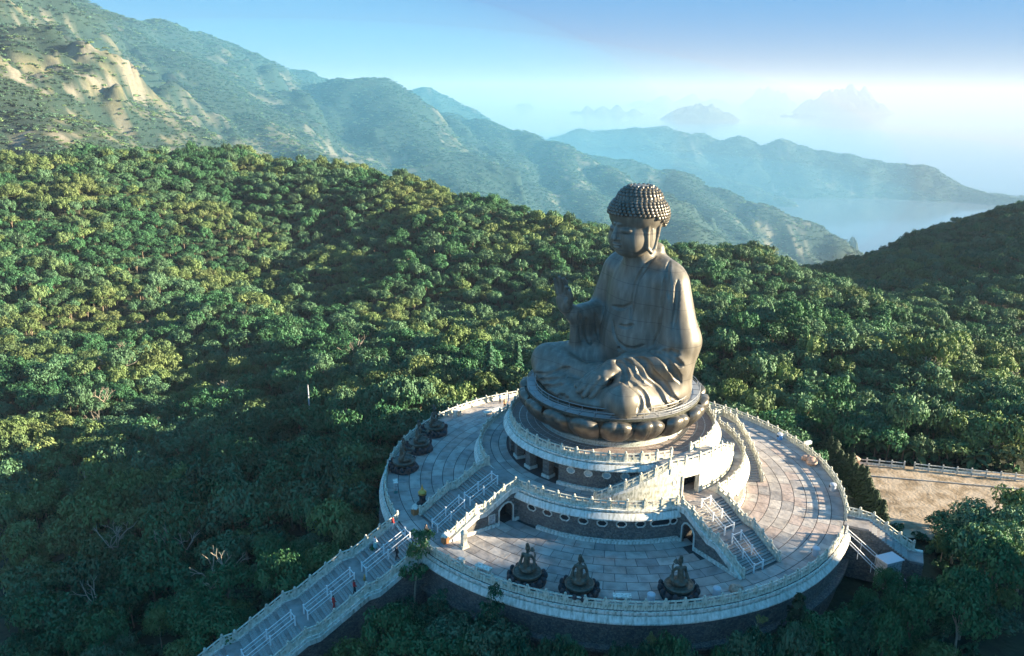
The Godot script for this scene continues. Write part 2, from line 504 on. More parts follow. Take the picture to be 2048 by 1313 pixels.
# ---------------------------------------------------------------- where the slopes and ridges run
func near_points() -> void:
	near_x = PackedFloat32Array([-326.1, -310.1, -285.6, -262.9, -238.8, -191.6, -154.5, -119.6, -87.1, -57.3, -31.2, -8.2, 12.6, 33.2, 50.2, 66.0, 82.8, -388.6, -485.7, -337.0, -416.9, -280.1, -344.4, -184.1, -230.1, -106.2, -135.9, -39.1, -51.4, 16.1, 21.6, 63.5, 84.2, 102.9, 134.3, 103.4, 131.9, 149.7, 173.1, 202.4, 224.0, 252.9, 295.0, 139.5, 182.8, 194.6, 248.5, 256.6, 321.7, 316.1, 392.0, 19.3, 32.9, 45.1, 56.3, 65.3, 72.2, 80.4, 91.8, 24.7, 42.0, 57.3, 71.5, 83.4, 93.2, 105.0, 120.7, 164.0, 145.2, 130.5, 194.5, -0.0, -0.0, -11.3, -7.5, -21.2, -14.1, -28.6, -19.1, -32.5, -21.7, -32.5, -21.7, -28.6, -19.1, -21.2, -14.1, -11.3, -7.5, 0.0, 0.0, 11.3, 7.5, 21.2, 14.1, 28.6, 19.1, 32.5, 21.7, 32.5, 21.7, 28.6, 19.1, 21.2, 14.1, 11.3, 7.5, 42.0, 42.0, 55.0, 55.0, 70.0, 70.0, 48.0, 65.0, 85.0, 60.0, -60.0, -60.0, -85.0, -110.0, -60.0, -100.0, -150.0, -100.0, -180.0, -220.0, -40.0, -60.0, -20.0, 0.0, 20.0, -140.0, -150.0, -60.0, 40.0, 70.0, 0.0, 0.0, -35.0, -50.0, 35.0, 50.0, 20.0, 0.0, -60.0, 60.0, 100.0, 72.0, 72.0, 92.0, 84.0])
	near_z = PackedFloat32Array([-238.1, -266.0, -310.1, -336.7, -361.6, -361.5, -343.5, -323.1, -300.3, -275.3, -253.3, -234.6, -224.4, -228.0, -235.9, -243.4, -260.3, -302.9, -403.8, -384.0, -498.9, -441.6, -565.9, -428.5, -560.8, -388.3, -525.1, -342.9, -482.4, -314.4, -454.2, -325.0, -463.4, -348.0, -484.5, -317.0, -350.8, -376.7, -400.6, -421.8, -434.7, -443.8, -445.0, -462.6, -637.4, -519.8, -691.6, -561.7, -729.5, -579.8, -743.0, -93.7, -96.9, -97.6, -94.7, -86.6, -75.4, -60.7, -48.6, -148.4, -151.2, -151.2, -147.6, -138.5, -126.3, -109.9, -95.4, -242.4, -240.0, -235.2, -249.2, -33.0, -22.0, -31.0, -20.7, -25.3, -16.9, -16.5, -11.0, -5.7, -3.8, 5.7, 3.8, 16.5, 11.0, 25.3, 16.9, 31.0, 20.7, 33.0, 22.0, 31.0, 20.7, 25.3, 16.9, 16.5, 11.0, 5.7, 3.8, -5.7, -3.8, -16.5, -11.0, -25.3, -16.9, -31.0, -20.7, -16.0, -6.0, -16.0, -6.0, -16.0, -6.0, -30.0, -36.0, -15.0, 10.0, 0.0, 40.0, 20.0, -20.0, -40.0, -70.0, -80.0, -140.0, -180.0, -120.0, -70.0, -120.0, -110.0, -70.0, -120.0, 20.0, -260.0, -200.0, -60.0, -60.0, 44.0, 62.0, 45.0, 60.0, 35.0, 20.0, 55.0, 90.0, 90.0, 90.0, -60.0, 28.0, 48.0, 30.0, 14.0])
	near_w = PackedFloat32Array([-0.26961, 0.04965, -0.07883, 0.04919, -0.12128, 0.03829, -0.25254, -0.21293, -0.20293, -0.19950, -0.14891, -0.25228, 0.03307, 0.34360, -0.41584, -0.29692, 0.39751, -0.01159, 0.15475, 0.02031, 0.08477, -0.20514, -0.13022, -0.08784, 0.03288, 0.08812, 0.09872, 0.08655, 0.00832, 0.40657, 0.20137, -0.70292, -0.33280, 0.31868, 1.02167, 0.42030, -0.19984, 0.09199, -0.15552, -0.02673, -0.30229, 0.27632, -0.26471, -0.33969, 0.34269, -0.22167, 0.12627, -0.17434, -0.01945, -0.18147, 0.06470, -1.17824, -0.53219, -0.19335, -0.16966, -0.36944, -0.37120, -1.15612, -1.66922, -0.31941, 0.00908, 0.07415, -0.03157, -0.07957, 0.38295, 0.11666, -0.17307, -0.13224, -0.17360, 0.35844, -0.08032, -0.25922, 0.11924, -0.24137, 0.10617, -0.20838, 0.12510, -0.23159, 0.14054, -0.27186, 0.15316, -0.26297, 0.17718, -0.22677, 0.20873, -0.24529, 0.22798, -0.33705, 0.22753, -0.42849, 0.22669, -0.42016, 0.26061, -0.24912, 0.35781, -0.68808, -0.25271, -0.29728, -0.09597, -0.06645, -0.03960, -0.21089, -0.14694, 0.16712, 0.40666, -0.14411, 0.21525, -0.16040, -0.12598, -0.22954, -0.22075, -0.26391, -0.09832, -0.05022, 0.13239, 0.72883, 0.56489, 0.28390, -0.05997, -0.01403, 0.04558, 0.05085, 0.10197, -0.04753, 0.05291, -0.01027, 0.09433, -0.14817, -0.17264, 0.11917, 0.62185, 1.31154, 0.02034, 0.54398, 0.30917, 0.87496, 1.31825, -0.04242, 0.02463, -0.03823, -0.06343, 0.62608, 1.63085, -0.00383, 0.32276, 0.22196, 0.49335, 1.94168, -0.79017, -0.68408, -0.55688, 0.28849])
	near_flat = Vector3(-40.04346, 0.056236, 0.160288)


func far_ridges() -> void:
	for L in [
		[V(-817, 175, -709), V(-937, 204, -1071), V(-946, 191, -1251), V(-924, 175, -1327), V(-906, 165, -1374), V(-886, 169, -1409), V(-864, 152, -1513), V(-845, 139, -1579), V(-832, 124, -1641), V(-815, 93, -1726), V(-784, 86, -1826), V(-750, 68, -1883), V(-689, 51, -1989)],
		[V(-689, 51, -1989), V(-658, 29, -2208), V(-599, 47, -2327), V(-546, 23, -2360), V(-494, -19, -2411), V(-440, -44, -2462), V(-380, -72, -2492), V(-310, -104, -2582)],
		[V(-891, 144, -914), V(-811, 118, -916), V(-715, 73, -864), V(-605, 16, -794), V(-494, -12, -723), V(-396, -31, -652)],
		[V(-681, 73, -632), V(-611, 50, -627), V(-545, 24, -591), V(-478, -3, -541)],
		[V(-967, 206, -1174), V(-895, 168, -1226), V(-747, 105, -1177), V(-561, 8, -1073), V(-440, -32, -962), V(-357, -56, -887)],
		[V(-889, 166, -1395), V(-759, 96, -1308), V(-638, 29, -1202), V(-535, -15, -1117)],
		[V(-815, 92, -1726), V(-700, 45, -1612), V(-575, -20, -1446), V(-468, -58, -1304), V(-354, -107, -1151)],
		[V(-679, 59, -1620), V(-596, 66, -1577), V(-530, 67, -1557), V(-485, 46, -1529), V(-436, 10, -1460), V(-362, -49, -1355), V(-297, -93, -1268), V(-225, -128, -1160)],
		[V(-505, -7, -1887), V(-422, -9, -1855), V(-342, -24, -1819), V(-241, -43, -1784), V(-156, -65, -1743), V(-96, -88, -1697), V(-33, -107, -1619), V(46, -148, -1499), V(100, -180, -1396)],
		[V(-342, -24, -1819), V(-264, -76, -1630), V(-178, -128, -1450), V(-106, -179, -1296)],
		[V(-156, -65, -1743), V(-107, -117, -1546), V(-37, -176, -1349)],
		[V(-111, -114, -1997), V(17, -128, -2050), V(123, -155, -2046), V(234, -189, -1987), V(339, -216, -1932), V(433, -249, -1904), V(516, -298, -1935), V(595, -348, -1966)],
		[V(123, -155, -2046), V(205, -214, -1789), V(275, -253, -1628)],
		[V(-345, -178, -3985), V(-225, -143, -4044), V(-125, -148, -4078), V(51, -134, -4099), V(201, -125, -4115), V(257, -149, -4112), V(376, -161, -4103), V(474, -190, -4073), V(567, -166, -4061), V(689, -208, -4043), V(766, -175, -4029), V(849, -203, -4013), V(940, -224, -3993), V(1072, -236, -3961), V(1181, -259, -3930), V(1285, -271, -3898), V(1385, -273, -3865), V(1462, -323, -3816), V(1539, -360, -3721), V(1632, -374, -3639), V(1734, -374, -3593)],
		[V(51, -136, -4099), V(191, -238, -3745), V(385, -299, -3580), V(548, -343, -3478), V(663, -379, -3397), V(749, -415, -3298)],
		[V(766, -177, -4029), V(821, -279, -3835), V(922, -359, -3741), V(1002, -401, -3689)],
	]:
		var p := PackedVector3Array(L)
		var r := Rect2(p[0].x, p[0].z, 0, 0)
		var top := -1e9
		for q in p:
			r = r.expand(Vector2(q.x, q.z))
			top = maxf(top, q.y)
		ridges.append([p, r, top])


# ---------------------------------------------------------------- ground, hills, sea
var near_x: PackedFloat32Array     # control points of the near ground: place and weight of each
var near_z: PackedFloat32Array
var near_w: PackedFloat32Array
var near_flat: Vector3
var grid := PackedFloat32Array()
const GX0 := -520.0
const GZ0 := -700.0
const GS := 8.0
const GNX := 126
const GNZ := 106
var ridges := []                   # polylines of the far hills
var rough_noise: FastNoiseLite
var patch_noise: FastNoiseLite
var gully_noise: FastNoiseLite


func near_height(x: float, z: float) -> float:
	var s := near_flat.x + near_flat.y * x + near_flat.z * z
	for i in near_x.size():
		var dx := x - near_x[i]
		var dz := z - near_z[i]
		s += near_w[i] * sqrt(dx * dx + dz * dz + 1600.0)
	return s


func ground(x: float, z: float) -> float:
	var fx := clampf((x - GX0) / GS, 0.0, GNX - 1.01)
	var fz := clampf((z - GZ0) / GS, 0.0, GNZ - 1.01)
	var i := int(fx)
	var j := int(fz)
	var u := fx - i
	var v := fz - j
	var a := lerpf(grid[j * GNX + i], grid[j * GNX + i + 1], u)
	var b := lerpf(grid[(j + 1) * GNX + i], grid[(j + 1) * GNX + i + 1], u)
	return lerpf(a, b, v)


func heightfield(rows: Array, colors: Array) -> ArrayMesh:      # rows of points, near to far or the like
	var w: int = rows[0].size()
	var h := rows.size()
	var v := PackedVector3Array()
	var n := PackedVector3Array()
	var c := PackedColorArray()
	var idx := PackedInt32Array()
	for r in rows: v.append_array(r)
	for r in colors: c.append_array(r)
	for j in h:
		for i in w:
			var a := v[j * w + mini(i + 1, w - 1)] - v[j * w + maxi(i - 1, 0)]
			var b := v[mini(j + 1, h - 1) * w + i] - v[maxi(j - 1, 0) * w + i]
			var q := a.cross(b).normalized()
			n.append(q if q.y > 0.0 else -q)
	for j in h - 1:
		for i in w - 1:
			var a := j * w + i
			var up := (v[a + 1] - v[a]).cross(v[a + w] - v[a]).y > 0.0
			if up: idx.append_array([a, a + w, a + 1, a + 1, a + w, a + w + 1])
			else: idx.append_array([a, a + 1, a + w, a + 1, a + w + 1, a + w])
	var m := ArrayMesh.new()
	var arr := []
	arr.resize(Mesh.ARRAY_MAX)
	arr[Mesh.ARRAY_VERTEX] = v
	arr[Mesh.ARRAY_NORMAL] = n
	if c.size(): arr[Mesh.ARRAY_COLOR] = c
	arr[Mesh.ARRAY_INDEX] = idx
	m.add_surface_from_arrays(Mesh.PRIMITIVE_TRIANGLES, arr)
	return m


func far_height(x: float, z: float) -> float:
	var h := -445.0
	var near_d := 1e9
	for L in ridges:
		var box: Rect2 = L[1]
		var out := maxf(maxf(box.position.x - x, x - box.end.x), maxf(box.position.y - z, z - box.end.y))
		if out > 0.0 and (L[2] as float) - 0.6 * (out - 32.0) < h - 40.0: continue
		var pts: PackedVector3Array = L[0]
		for i in pts.size() - 1:
			var a := pts[i]
			var dx := pts[i + 1].x - a.x
			var dz := pts[i + 1].z - a.z
			var t := clampf(((x - a.x) * dx + (z - a.z) * dz) / (dx * dx + dz * dz), 0.0, 1.0)
			var ex := x - a.x - dx * t
			var ez := z - a.z - dz * t
			var d := sqrt(ex * ex + ez * ez)
			var y := lerpf(a.y, pts[i + 1].y, t) - 0.6 * (sqrt(d * d + 1024.0) - 32.0)
			if y > h - 30.0:
				var s := clampf(0.5 + 0.5 * (y - h) / 30.0, 0.0, 1.0)
				h = lerpf(h, y, s) + 30.0 * s * (1.0 - s) * 0.35
				near_d = minf(near_d, d) if y < h + 1.0 else d
	var amp := clampf(near_d / 160.0, 0.06, 1.0) * clampf((h + 430.0) / 120.0, 0.0, 1.0)
	var g := absf(gully_noise.get_noise_2d(x, z))
	var g2 := absf(gully_noise.get_noise_2d(x * 3.3 + 500.0, z * 3.3))
	h += amp * ((g - 0.30) * 110.0 + (g2 - 0.22) * 30.0 + rough_noise.get_noise_2d(x, z) * 18.0)
	return h


func far_cover(x: float, z: float, h: float, slope: float) -> float:      # 1 where shrubs close over the hill, 0 on bare grass and rock
	var p := patch_noise.get_noise_2d(x, z) + 0.6 * patch_noise.get_noise_2d(x * 3.1 + 900.0, z * 3.1) + 0.9 * rough_noise.get_noise_2d(x * 2.6, z * 2.6)
	var bare_here := clampf(1.0 - (Vector2(x, z) - Vector2(-560.0, -900.0)).length() / 650.0, 0.0, 1.0)
	return clampf(0.5 + (p * 2.2 + 1.3 - 0.6 * bare_here), 0.0, 1.0)


func make_ground() -> void:
	for j in GNZ:
		for i in GNX:
			var x := GX0 + i * GS
			var z := GZ0 + j * GS
			var away := clampf((sqrt(x * x + z * z) - 60.0) / 90.0, 0.0, 1.0)
			var h := near_height(x, z) + 1.2 * rough_noise.get_noise_2d(x * 2.0, z * 2.0) + (9.0 - 6.0 * clampf((x - 90.0) / 60.0, 0.0, 1.0)) * away * rough_noise.get_noise_2d(x * 0.9 + 40.0, z * 0.9)
			if x > 30.0 and x < 88.0 and z > -30.0 and z < 10.0: h = minf(h, -6.4)
			# the ridge out of sight on the right, behind which the low sun stands
			if x > 90.0 and z > -16.0: h += maxf(0.0, minf(33.0 + 1.5 * z, 80.0) - h) * exp(-pow((x - 222.0) / 55.0, 2.0))
			grid.append(h)
	var rows := []
	for j in GNZ:
		var r := PackedVector3Array()
		for i in GNX: r.append(Vector3(GX0 + i * GS, grid[j * GNX + i], GZ0 + j * GS))
		rows.append(r)
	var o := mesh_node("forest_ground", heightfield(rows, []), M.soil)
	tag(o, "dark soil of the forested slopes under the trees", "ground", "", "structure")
	# the hills beyond
	rows = []
	var cols := []
	var dist := 620.0
	while dist < 5000.0:
		var r := PackedVector3Array()
		var c := PackedColorArray()
		var az := -52.0
		while az <= 38.0:
			var a := deg_to_rad(az)
			var x := CAM.x + dist * sin(a)
			var z := -dist * cos(a) + 100.0
			var h := far_height(x, z)
			r.append(Vector3(x, h, z))
			az += 0.3
		rows.append(r)
		dist *= 1.0108
	for j in rows.size():
		var c := PackedColorArray()
		for i in rows[j].size():
			var p: Vector3 = rows[j][i]
			var q: Vector3 = rows[mini(j + 1, rows.size() - 1)][i]
			var slope := absf(q.y - p.y) / maxf((q - p).length(), 1.0)
			var k := far_cover(p.x, p.z, p.y, slope)
			var bare := Color(0.155, 0.15, 0.085).lerp(Color(0.24, 0.22, 0.17), clampf(0.5 + 2.0 * rough_noise.get_noise_2d(p.x * 2.3, p.z * 2.3), 0.0, 1.0))
			c.append(bare.lerp(Color(0.022, 0.052, 0.036), clampf(k * 1.5, 0.0, 1.0)))
		cols.append(c)
	o = mesh_node("mountains", heightfield(rows, cols), M.hill)
	tag(o, "hazy blue green mountain range running down to the bay", "mountains", "", "structure")
	# the sea
	var sea := MB.new()
	var rr := [1200.0, 2500.0, 6000.0, 15000.0, 40000.0]
	for k in rr.size() - 1:
		for i in 60:
			var a := deg_to_rad(-52.0 + 1.5 * i)
			var b := deg_to_rad(-52.0 + 1.5 * (i + 1))
			var p := [Vector3(sin(a) * rr[k], -408, -cos(a) * rr[k]), Vector3(sin(b) * rr[k], -408, -cos(b) * rr[k]), Vector3(sin(b) * rr[k + 1], -408, -cos(b) * rr[k + 1]), Vector3(sin(a) * rr[k + 1], -408, -cos(a) * rr[k + 1])]
			sea.quad(p[0], p[1], p[2], p[3])
	tag(part("sea", sea, M.sea), "pale misty sea and bay reaching to the horizon", "sea", "", "structure")


func island(label: String, px: float, half: float, dist: float, height: float, lumps: int, seed_: int, depth := 0.6) -> void:
	# a low hilly island: centre azimuth in degrees right of north, half width in degrees
	var f := noise(seed_, 1.0, FastNoiseLite.TYPE_SIMPLEX_SMOOTH, 4)
	var c := Vector3(sin(deg_to_rad(px)) * dist, -408, -cos(deg_to_rad(px)) * dist) + Vector3(CAM.x, 0, CAM.z)
	var w := dist * tan(deg_to_rad(half))
	var across := Vector3(cos(deg_to_rad(px)), 0, sin(deg_to_rad(px)))
	var away := Vector3(sin(deg_to_rad(px)), 0, -cos(deg_to_rad(px)))
	var rows := []
	var cols := []
	for j in 25:
		var r := PackedVector3Array()
		var cc := PackedColorArray()
		for i in 61:
			var u := i / 30.0 - 1.0
			var v := j / 12.0 - 1.0
			var edge := clampf(1.0 - u * u - v * v, 0.0, 1.0)
			var bumps := 0.62 + 0.38 * cos(u * PI * lumps + seed_) if lumps > 1 else 1.0
			var h := pow(edge, 0.8 if lumps > 1 else 1.1) * (bumps * 0.75 + 0.55 * f.get_noise_2d(u * 2.2, v * 2.2)) * height - 12.0 * (1.0 - edge)
			r.append(c + across * u * w + away * v * w * depth + Vector3.UP * h)
			cc.append(Color(0.06, 0.085, 0.05).lerp(Color(0.2, 0.18, 0.13), clampf(0.5 - edge * 3.0 + f.get_noise_2d(u * 9.0, v * 9.0), 0.0, 1.0)))
		rows.append(r)
		cols.append(cc)
	tag(mesh_node("island", heightfield(rows, cols), M.hill), label, "island", "", "structure")


# ---------------------------------------------------------------- trees
var crowns := []        # near crown meshes
var crowns_mid := []
var shrubs := []
var trunks := []


func leaf(mb: MB, p: Vector3, nrm: Vector3, out: Vector3, size: float, shade: Color) -> void:
	var t := nrm.cross(Vector3(rng.randf_range(-1, 1), rng.randf_range(-1, 1), rng.randf_range(-1, 1))).normalized()
	if t.length_squared() < 0.5: return
	var b := nrm.cross(t)
	var s := size * rng.randf_range(0.6, 1.25)
	var n1 := (out * 0.75 + nrm * 0.5).normalized()
	if n1.dot(nrm) < 0.1: n1 = nrm
	mb.col = shade
	var bend := nrm * s * 0.22
	var a0 := p + t * s * 0.5 - bend
	var a1 := p + b * s * 0.34
	var a2 := p - t * s * 0.5 - bend
	var a3 := p - b * s * 0.34
	mb.trin(a0, a1, a2, n1, n1, n1)
	mb.trin(a0, a2, a3, n1, n1, n1)


func make_crown(seed_: int, lobes: int, leaves: int, size: float, flat: float) -> ArrayMesh:      # a crown about 1 wide in radius and 1 high, its base at 0
	rng.seed = seed_
	var mb := MB.new()
	mb.tinted = true
	for k in lobes:
		var a := TAU * (k + rng.randf_range(-0.35, 0.35)) / lobes * 2.4
		var d := sqrt((k + 0.4) / lobes) * 0.72
		var c := Vector3(cos(a) * d, 0.62 * (1.0 - d * d * flat) + rng.randf_range(-0.14, 0.12), sin(a) * d)
		var lr := rng.randf_range(0.22, 0.38)
		var tone := rng.randf_range(0.72, 1.28)
		for i in leaves / lobes:
			var dir := Vector3(rng.randfn(), rng.randfn() * 0.8 + 0.45, rng.randfn()).normalized()
			var p := c + dir * lr * Vector3(1.15, 0.8, 1.15) * rng.randf_range(0.62, 1.06)
			var nrm := (dir + Vector3(rng.randf_range(-1, 1), rng.randf_range(-0.6, 1.0), rng.randf_range(-1, 1)) * 0.8).normalized()
			var s := tone * rng.randf_range(0.75, 1.3)
			leaf(mb, p, nrm, dir, size, Color(s, s, s * 0.95))
	return mb.mesh()


func make_trunk(seed_: int) -> ArrayMesh:        # trunk and limbs for a crown that begins at 0.4 of the height and is 1 wide; the whole 1 high
	rng.seed = seed_
	var mb := MB.new()
	var lean := Vector3(rng.randf_range(-0.08, 0.08), 0, rng.randf_range(-0.08, 0.08))
	mb.tube([Vector3(0, -0.12, 0), lean * 0.5 + Vector3.UP * 0.25, lean + Vector3.UP * 0.5], [0.032, 0.024, 0.018], 5)
	for k in 5:
		var a := TAU * k / 5.0 + rng.randf() * 0.8
		var d := rng.randf_range(0.2, 0.42)
		var s := lean * 0.8 + Vector3.UP * rng.randf_range(0.32, 0.48)
		var e := Vector3(cos(a) * d, rng.randf_range(0.66, 0.86), sin(a) * d)
		mb.tube([s, s.lerp(e, 0.5) + Vector3.UP * 0.05, e], [0.016, 0.010, 0.005], 4)
	return mb.mesh()


func make_bare(seed_: int) -> ArrayMesh:         # a leafless pale tree, about 1 high
	rng.seed = seed_
	var mb := MB.new()
	var stack := [[Vector3(0, -0.08, 0), Vector3(rng.randf_range(-0.2, 0.2), 1, rng.randf_range(-0.2, 0.2)).normalized(), 0.36, 0.024, 0]]
	while stack.size():
		var s: Array = stack.pop_back()
		var p: Vector3 = s[0]
		var d: Vector3 = s[1]
		var l: float = s[2]
		var r: float = s[3]
		var e := p + d * l
		var mid := p.lerp(e, 0.5) + Vector3(rng.randf_range(-1, 1), rng.randf_range(-1, 1), rng.randf_range(-1, 1)) * l * 0.08
		mb.tube([p, mid, e], [r, r * 0.85, r * 0.68], 4, false)
		if s[4] < 4:
			for k in (3 if s[4] < 2 else 2):
				var q := (d + Vector3(rng.randf_range(-1, 1), rng.randf_range(-0.3, 0.6), rng.randf_range(-1, 1)) * 0.85).normalized()
				stack.append([e, q, l * rng.randf_range(0.55, 0.8), r * 0.62, s[4] + 1])
	return mb.mesh()


func make_conifer(seed_: int, tiers: int, leaves: int, spread: float) -> ArrayMesh:      # 1 high
	rng.seed = seed_
	var mb := MB.new()
	mb.tinted = true
	for k in tiers:
		var h := 0.16 + 0.84 * (k + 0.3) / tiers
		var r := spread * pow(1.0 - h, 0.7) + 0.02
		for i in leaves / tiers:
			var a := rng.randf() * TAU
			var d := r * sqrt(rng.randf_range(0.1, 1.0)) * (0.75 + 0.35 * sin(a * 5.0 + k * 2.0))
			var out := Vector3(cos(a), 0.4, sin(a)).normalized()
			var s := rng.randf_range(0.6, 1.35)
			leaf(mb, Vector3(cos(a) * d, h - d * 0.25 + rng.randf_range(-0.02, 0.02), sin(a) * d), (out + Vector3(rng.randf_range(-1, 1), rng.randf_range(0, 1), rng.randf_range(-1, 1)) * 0.7).normalized(), out, 0.055, Color(s, s, s))
	return mb.mesh()


func in_view(x: float, z: float, margin := 3.0) -> bool:
	var a := rad_to_deg(atan2(x - CAM.x, CAM.z - z))
	return z < CAM.z - 4.0 and a > -41.5 - margin and a < 26.5 + margin


func clear_of_built(x: float, z: float) -> bool:
	if x * x + z * z < 33.2 * 33.2: return false
	var f := deg_to_rad(FACE)
	var al := x * sin(f) + z * cos(f)
	var la := x * cos(f) - z * sin(f)
	if al > 20.0 and al < 90.0 and absf(la) < 6.6: return false
	if x > 33.0 and x < 78.0 and z < -1.5 and z > -23.0: return false
	if x > 26.0 and x < 42.0 and z > 2.0 and z < 15.5: return false
	return true


func place_of(p: Vector3, left: bool) -> String:
	var d := Vector2(p.x - CAM.x, p.z - CAM.z).length()
	var a := rad_to_deg(atan2(p.x - CAM.x, CAM.z - p.z))
	if left:
		if p.x > -52.0 and p.z > -8.0: return "in the shade just beyond the far stairway balustrade"
		if p.z < -24.0 and p.x > -48.0: return "behind the bronze figures on the left rim"
		if p.z < -14.0: return "round the thin white pole in the shaded forest"
		if a < -36.0: return "in the lower left corner of the shaded forest" if d < 112.0 else "at the left edge of the shaded forest"
		return "beyond the three pale stone boxes" if p.z < 12.0 else "in the gloom beside the lowest flight of the stairway"
	if p.x < 0.0:
		return "under the near side wall of the long stairway" if p.x < -22.0 else "below the round wall in front of the left kneeling figures"
	if p.x < 24.0: return "below the round wall in front of the sunlit stair"
	if p.x < 40.0: return "on the slope under the machine box" if p.z > 8.0 else "behind the right rim of the terrace"
	if p.z < -22.0: return "behind the palms beyond the yard fence"
	return "along the near edge of the bare yard" if p.z < 16.0 else "in the lower right corner of the picture"


func tree(kind: int, at: Vector3, high: float, wide: float, turn: float, leafm: Material, label: String, group: String, called := "tree") -> Node3D:
	var t := thing(called, label, "tree", at, turn, group)
	var cr := mesh_node("crown", crowns[kind % crowns.size()], leafm, t)
	cr.position.y = high * 0.38
	cr.scale = Vector3(wide, high * 0.66, wide)
	var tr := mesh_node("trunk", trunks[kind % trunks.size()], M.bark if kind % 3 else M.bark_pale, t)
	tr.scale = Vector3(wide * 1.5, high, wide * 1.5)
	return t


func multi(called: String, mesh: Mesh, m: Material, xf: Array, cols: Array) -> MultiMeshInstance3D:
	var mm := MultiMesh.new()
	mm.transform_format = MultiMesh.TRANSFORM_3D
	mm.use_colors = true
	mm.mesh = mesh
	mm.instance_count = xf.size()
	for i in xf.size():
		mm.set_instance_transform(i, xf[i])
		mm.set_instance_color(i, cols[i])
	var o := MultiMeshInstance3D.new()
	o.multimesh = mm
	o.material_override = m
	o.name = numbered(called)
	add_child(o)
	return o


func make_forest() -> void:
	for i in 6: crowns.append(make_crown(100 + i, 12 + i % 3 * 3, 2600, 0.085, 0.5 + 0.12 * (i % 4)))
	for i in 5: crowns_mid.append(make_crown(200 + i, 12 + i, 1300, 0.125, 0.5 + 0.1 * (i % 3)))
	for i in 3: shrubs.append(make_crown(300 + i, 7, 150, 0.34, 0.6))
	for i in 4: trunks.append(make_trunk(400 + i))
	rng.seed = 77
	var spots := []
	var z := 94.0
	while z > -660.0:
		var x := -500.0
		while x < 430.0:
			var px := x + rng.randf_range(-1.9, 1.9)
			var pz := z + rng.randf_range(-1.9, 1.9)
			var roll := rng.randf()
			var roll2 := rng.randf()
			var roll3 := rng.randf()
			x += 3.7
			if not in_view(px, pz) or not clear_of_built(px, pz): continue
			var d := Vector2(px - CAM.x, pz - CAM.z).length()
			if d > 640.0: continue
			var y := ground(px, pz)
			# a tree hidden deep behind the crests shows nothing
			spots.append([d, Vector3(px, y, pz), roll, roll2, roll3])
		z -= 3.7
	spots.sort_custom(func(a, b): return a[0] < b[0])
	var tones := ["leaf_deep", "leaf_green", "leaf_grey", "leaf_olive", "leaf_gold"]
	var words := ["dark green", "mid green", "grey green", "olive green", "straw coloured"]
	var tint := [Color(0.034, 0.120, 0.064), Color(0.066, 0.185, 0.080), Color(0.110, 0.205, 0.120), Color(0.150, 0.225, 0.085), Color(0.24, 0.265, 0.115)]
	var singles := 0
	var xf := [[], [], [], [], []]
	var co := [[], [], [], [], []]
	var txf := []
	var tco := []
	for s in spots:
		var p: Vector3 = s[1]
		var mix: float = patch_noise.get_noise_2d(p.x * 5.0, p.z * 5.0) * 1.3 + 0.22 + s[2] * 0.55
		var sunny := clampf((p.x * -0.002) + 0.1, 0.0, 0.35)
		var k := 0 if mix < 0.26 else 1 if mix < 0.62 else 2 if mix < 0.80 - sunny * 0.2 else 3 if mix < 1.1 - sunny * 0.25 else 4
		var high: float = lerpf(3.6, 8.8, pow(s[3], 1.3)) * (1.0 + 0.25 * rough_noise.get_noise_2d(p.x * 2.0, p.z * 2.0))
		var right := p.x > 28.0 and p.z > -40.0
		var front := p.z > 26.0 and not right
		if front: high *= 0.9
		if s[4] > 0.8: high *= 1.25
		var wide: float = clampf(high * (0.36 if s[4] > 0.8 else 0.78 if s[4] < 0.22 else lerpf(0.42, 0.56, s[4])), 1.7, 3.7)
		if singles < 290:
			singles += 1
			var f := deg_to_rad(FACE)
			var left_of_stair := p.x * cos(f) - p.z * sin(f) < 0.0 and p.x < -10.0
			var place := place_of(p, left_of_stair)
			var shape := "low spreading" if wide > high * 0.56 else "rounded" if wide > high * 0.44 else "tall narrow"
			tree(int(s[2] * 1000.0), p, high, wide, s[3] * TAU, M[tones[k]], "%s %s tree %s" % [shape, words[k], place], "%s %s trees %s" % [shape, words[k], place])
		else:
			var v := int(s[2] * 997.0) % 5
			xf[v].append(Transform3D(Basis(Vector3.UP, s[4] * TAU) * Basis.from_scale(Vector3(wide, high * 0.68, wide)), p + Vector3.UP * high * 0.34))
			var j: float = lerpf(0.7, 1.25, fmod(s[4] * 7.0, 1.0))
			var tc: Color = tint[k].lerp(tint[mini(k + 1, 3)], s[3] * 0.8)
			co[v].append(Color(tc.r * j, tc.g * j, tc.b * j))
			if s[0] < 420.0:
				txf.append(Transform3D(Basis(Vector3.UP, s[3] * TAU) * Basis.from_scale(Vector3(wide * 1.5, high, wide * 1.5)), p))
				var b: float = 0.6 + s[2] * 1.6
				tco.append(Color(0.16 * b, 0.13 * b, 0.09 * b))
	for v in 5:
		tag(multi("forest", crowns_mid[v], M.leaf_any, xf[v], co[v]), "dense mixed green forest covering the slopes behind the statue", "forest", "forest crowns", "stuff")
	var bk := mat("bark_any", Color(1, 1, 1), 0.9)
	bk.vertex_color_use_as_albedo = true
	tag(multi("forest_trunks", trunks[1], bk, txf, tco), "trunks and limbs standing among the forest crowns", "forest", "forest trunks", "stuff")
	# the wood on the ridge out of sight on the right, which throws the long shade over the front of the terrace
	rng.seed = 611
	var wood := []
	var wood_c := []
	for i in 420:
		var p := Vector3(rng.randf_range(120.0, 320.0), 0, rng.randf_range(8.0, 130.0))
		p.y = ground(p.x, p.z)
		var h := rng.randf_range(4.0, 7.0)
		wood.append(Transform3D(Basis(Vector3.UP, rng.randf() * TAU) * Basis.from_scale(Vector3(h * 0.6, h * 0.7, h * 0.6)), p + Vector3.UP * h * 0.2))
		wood_c.append(tint[i % 3])
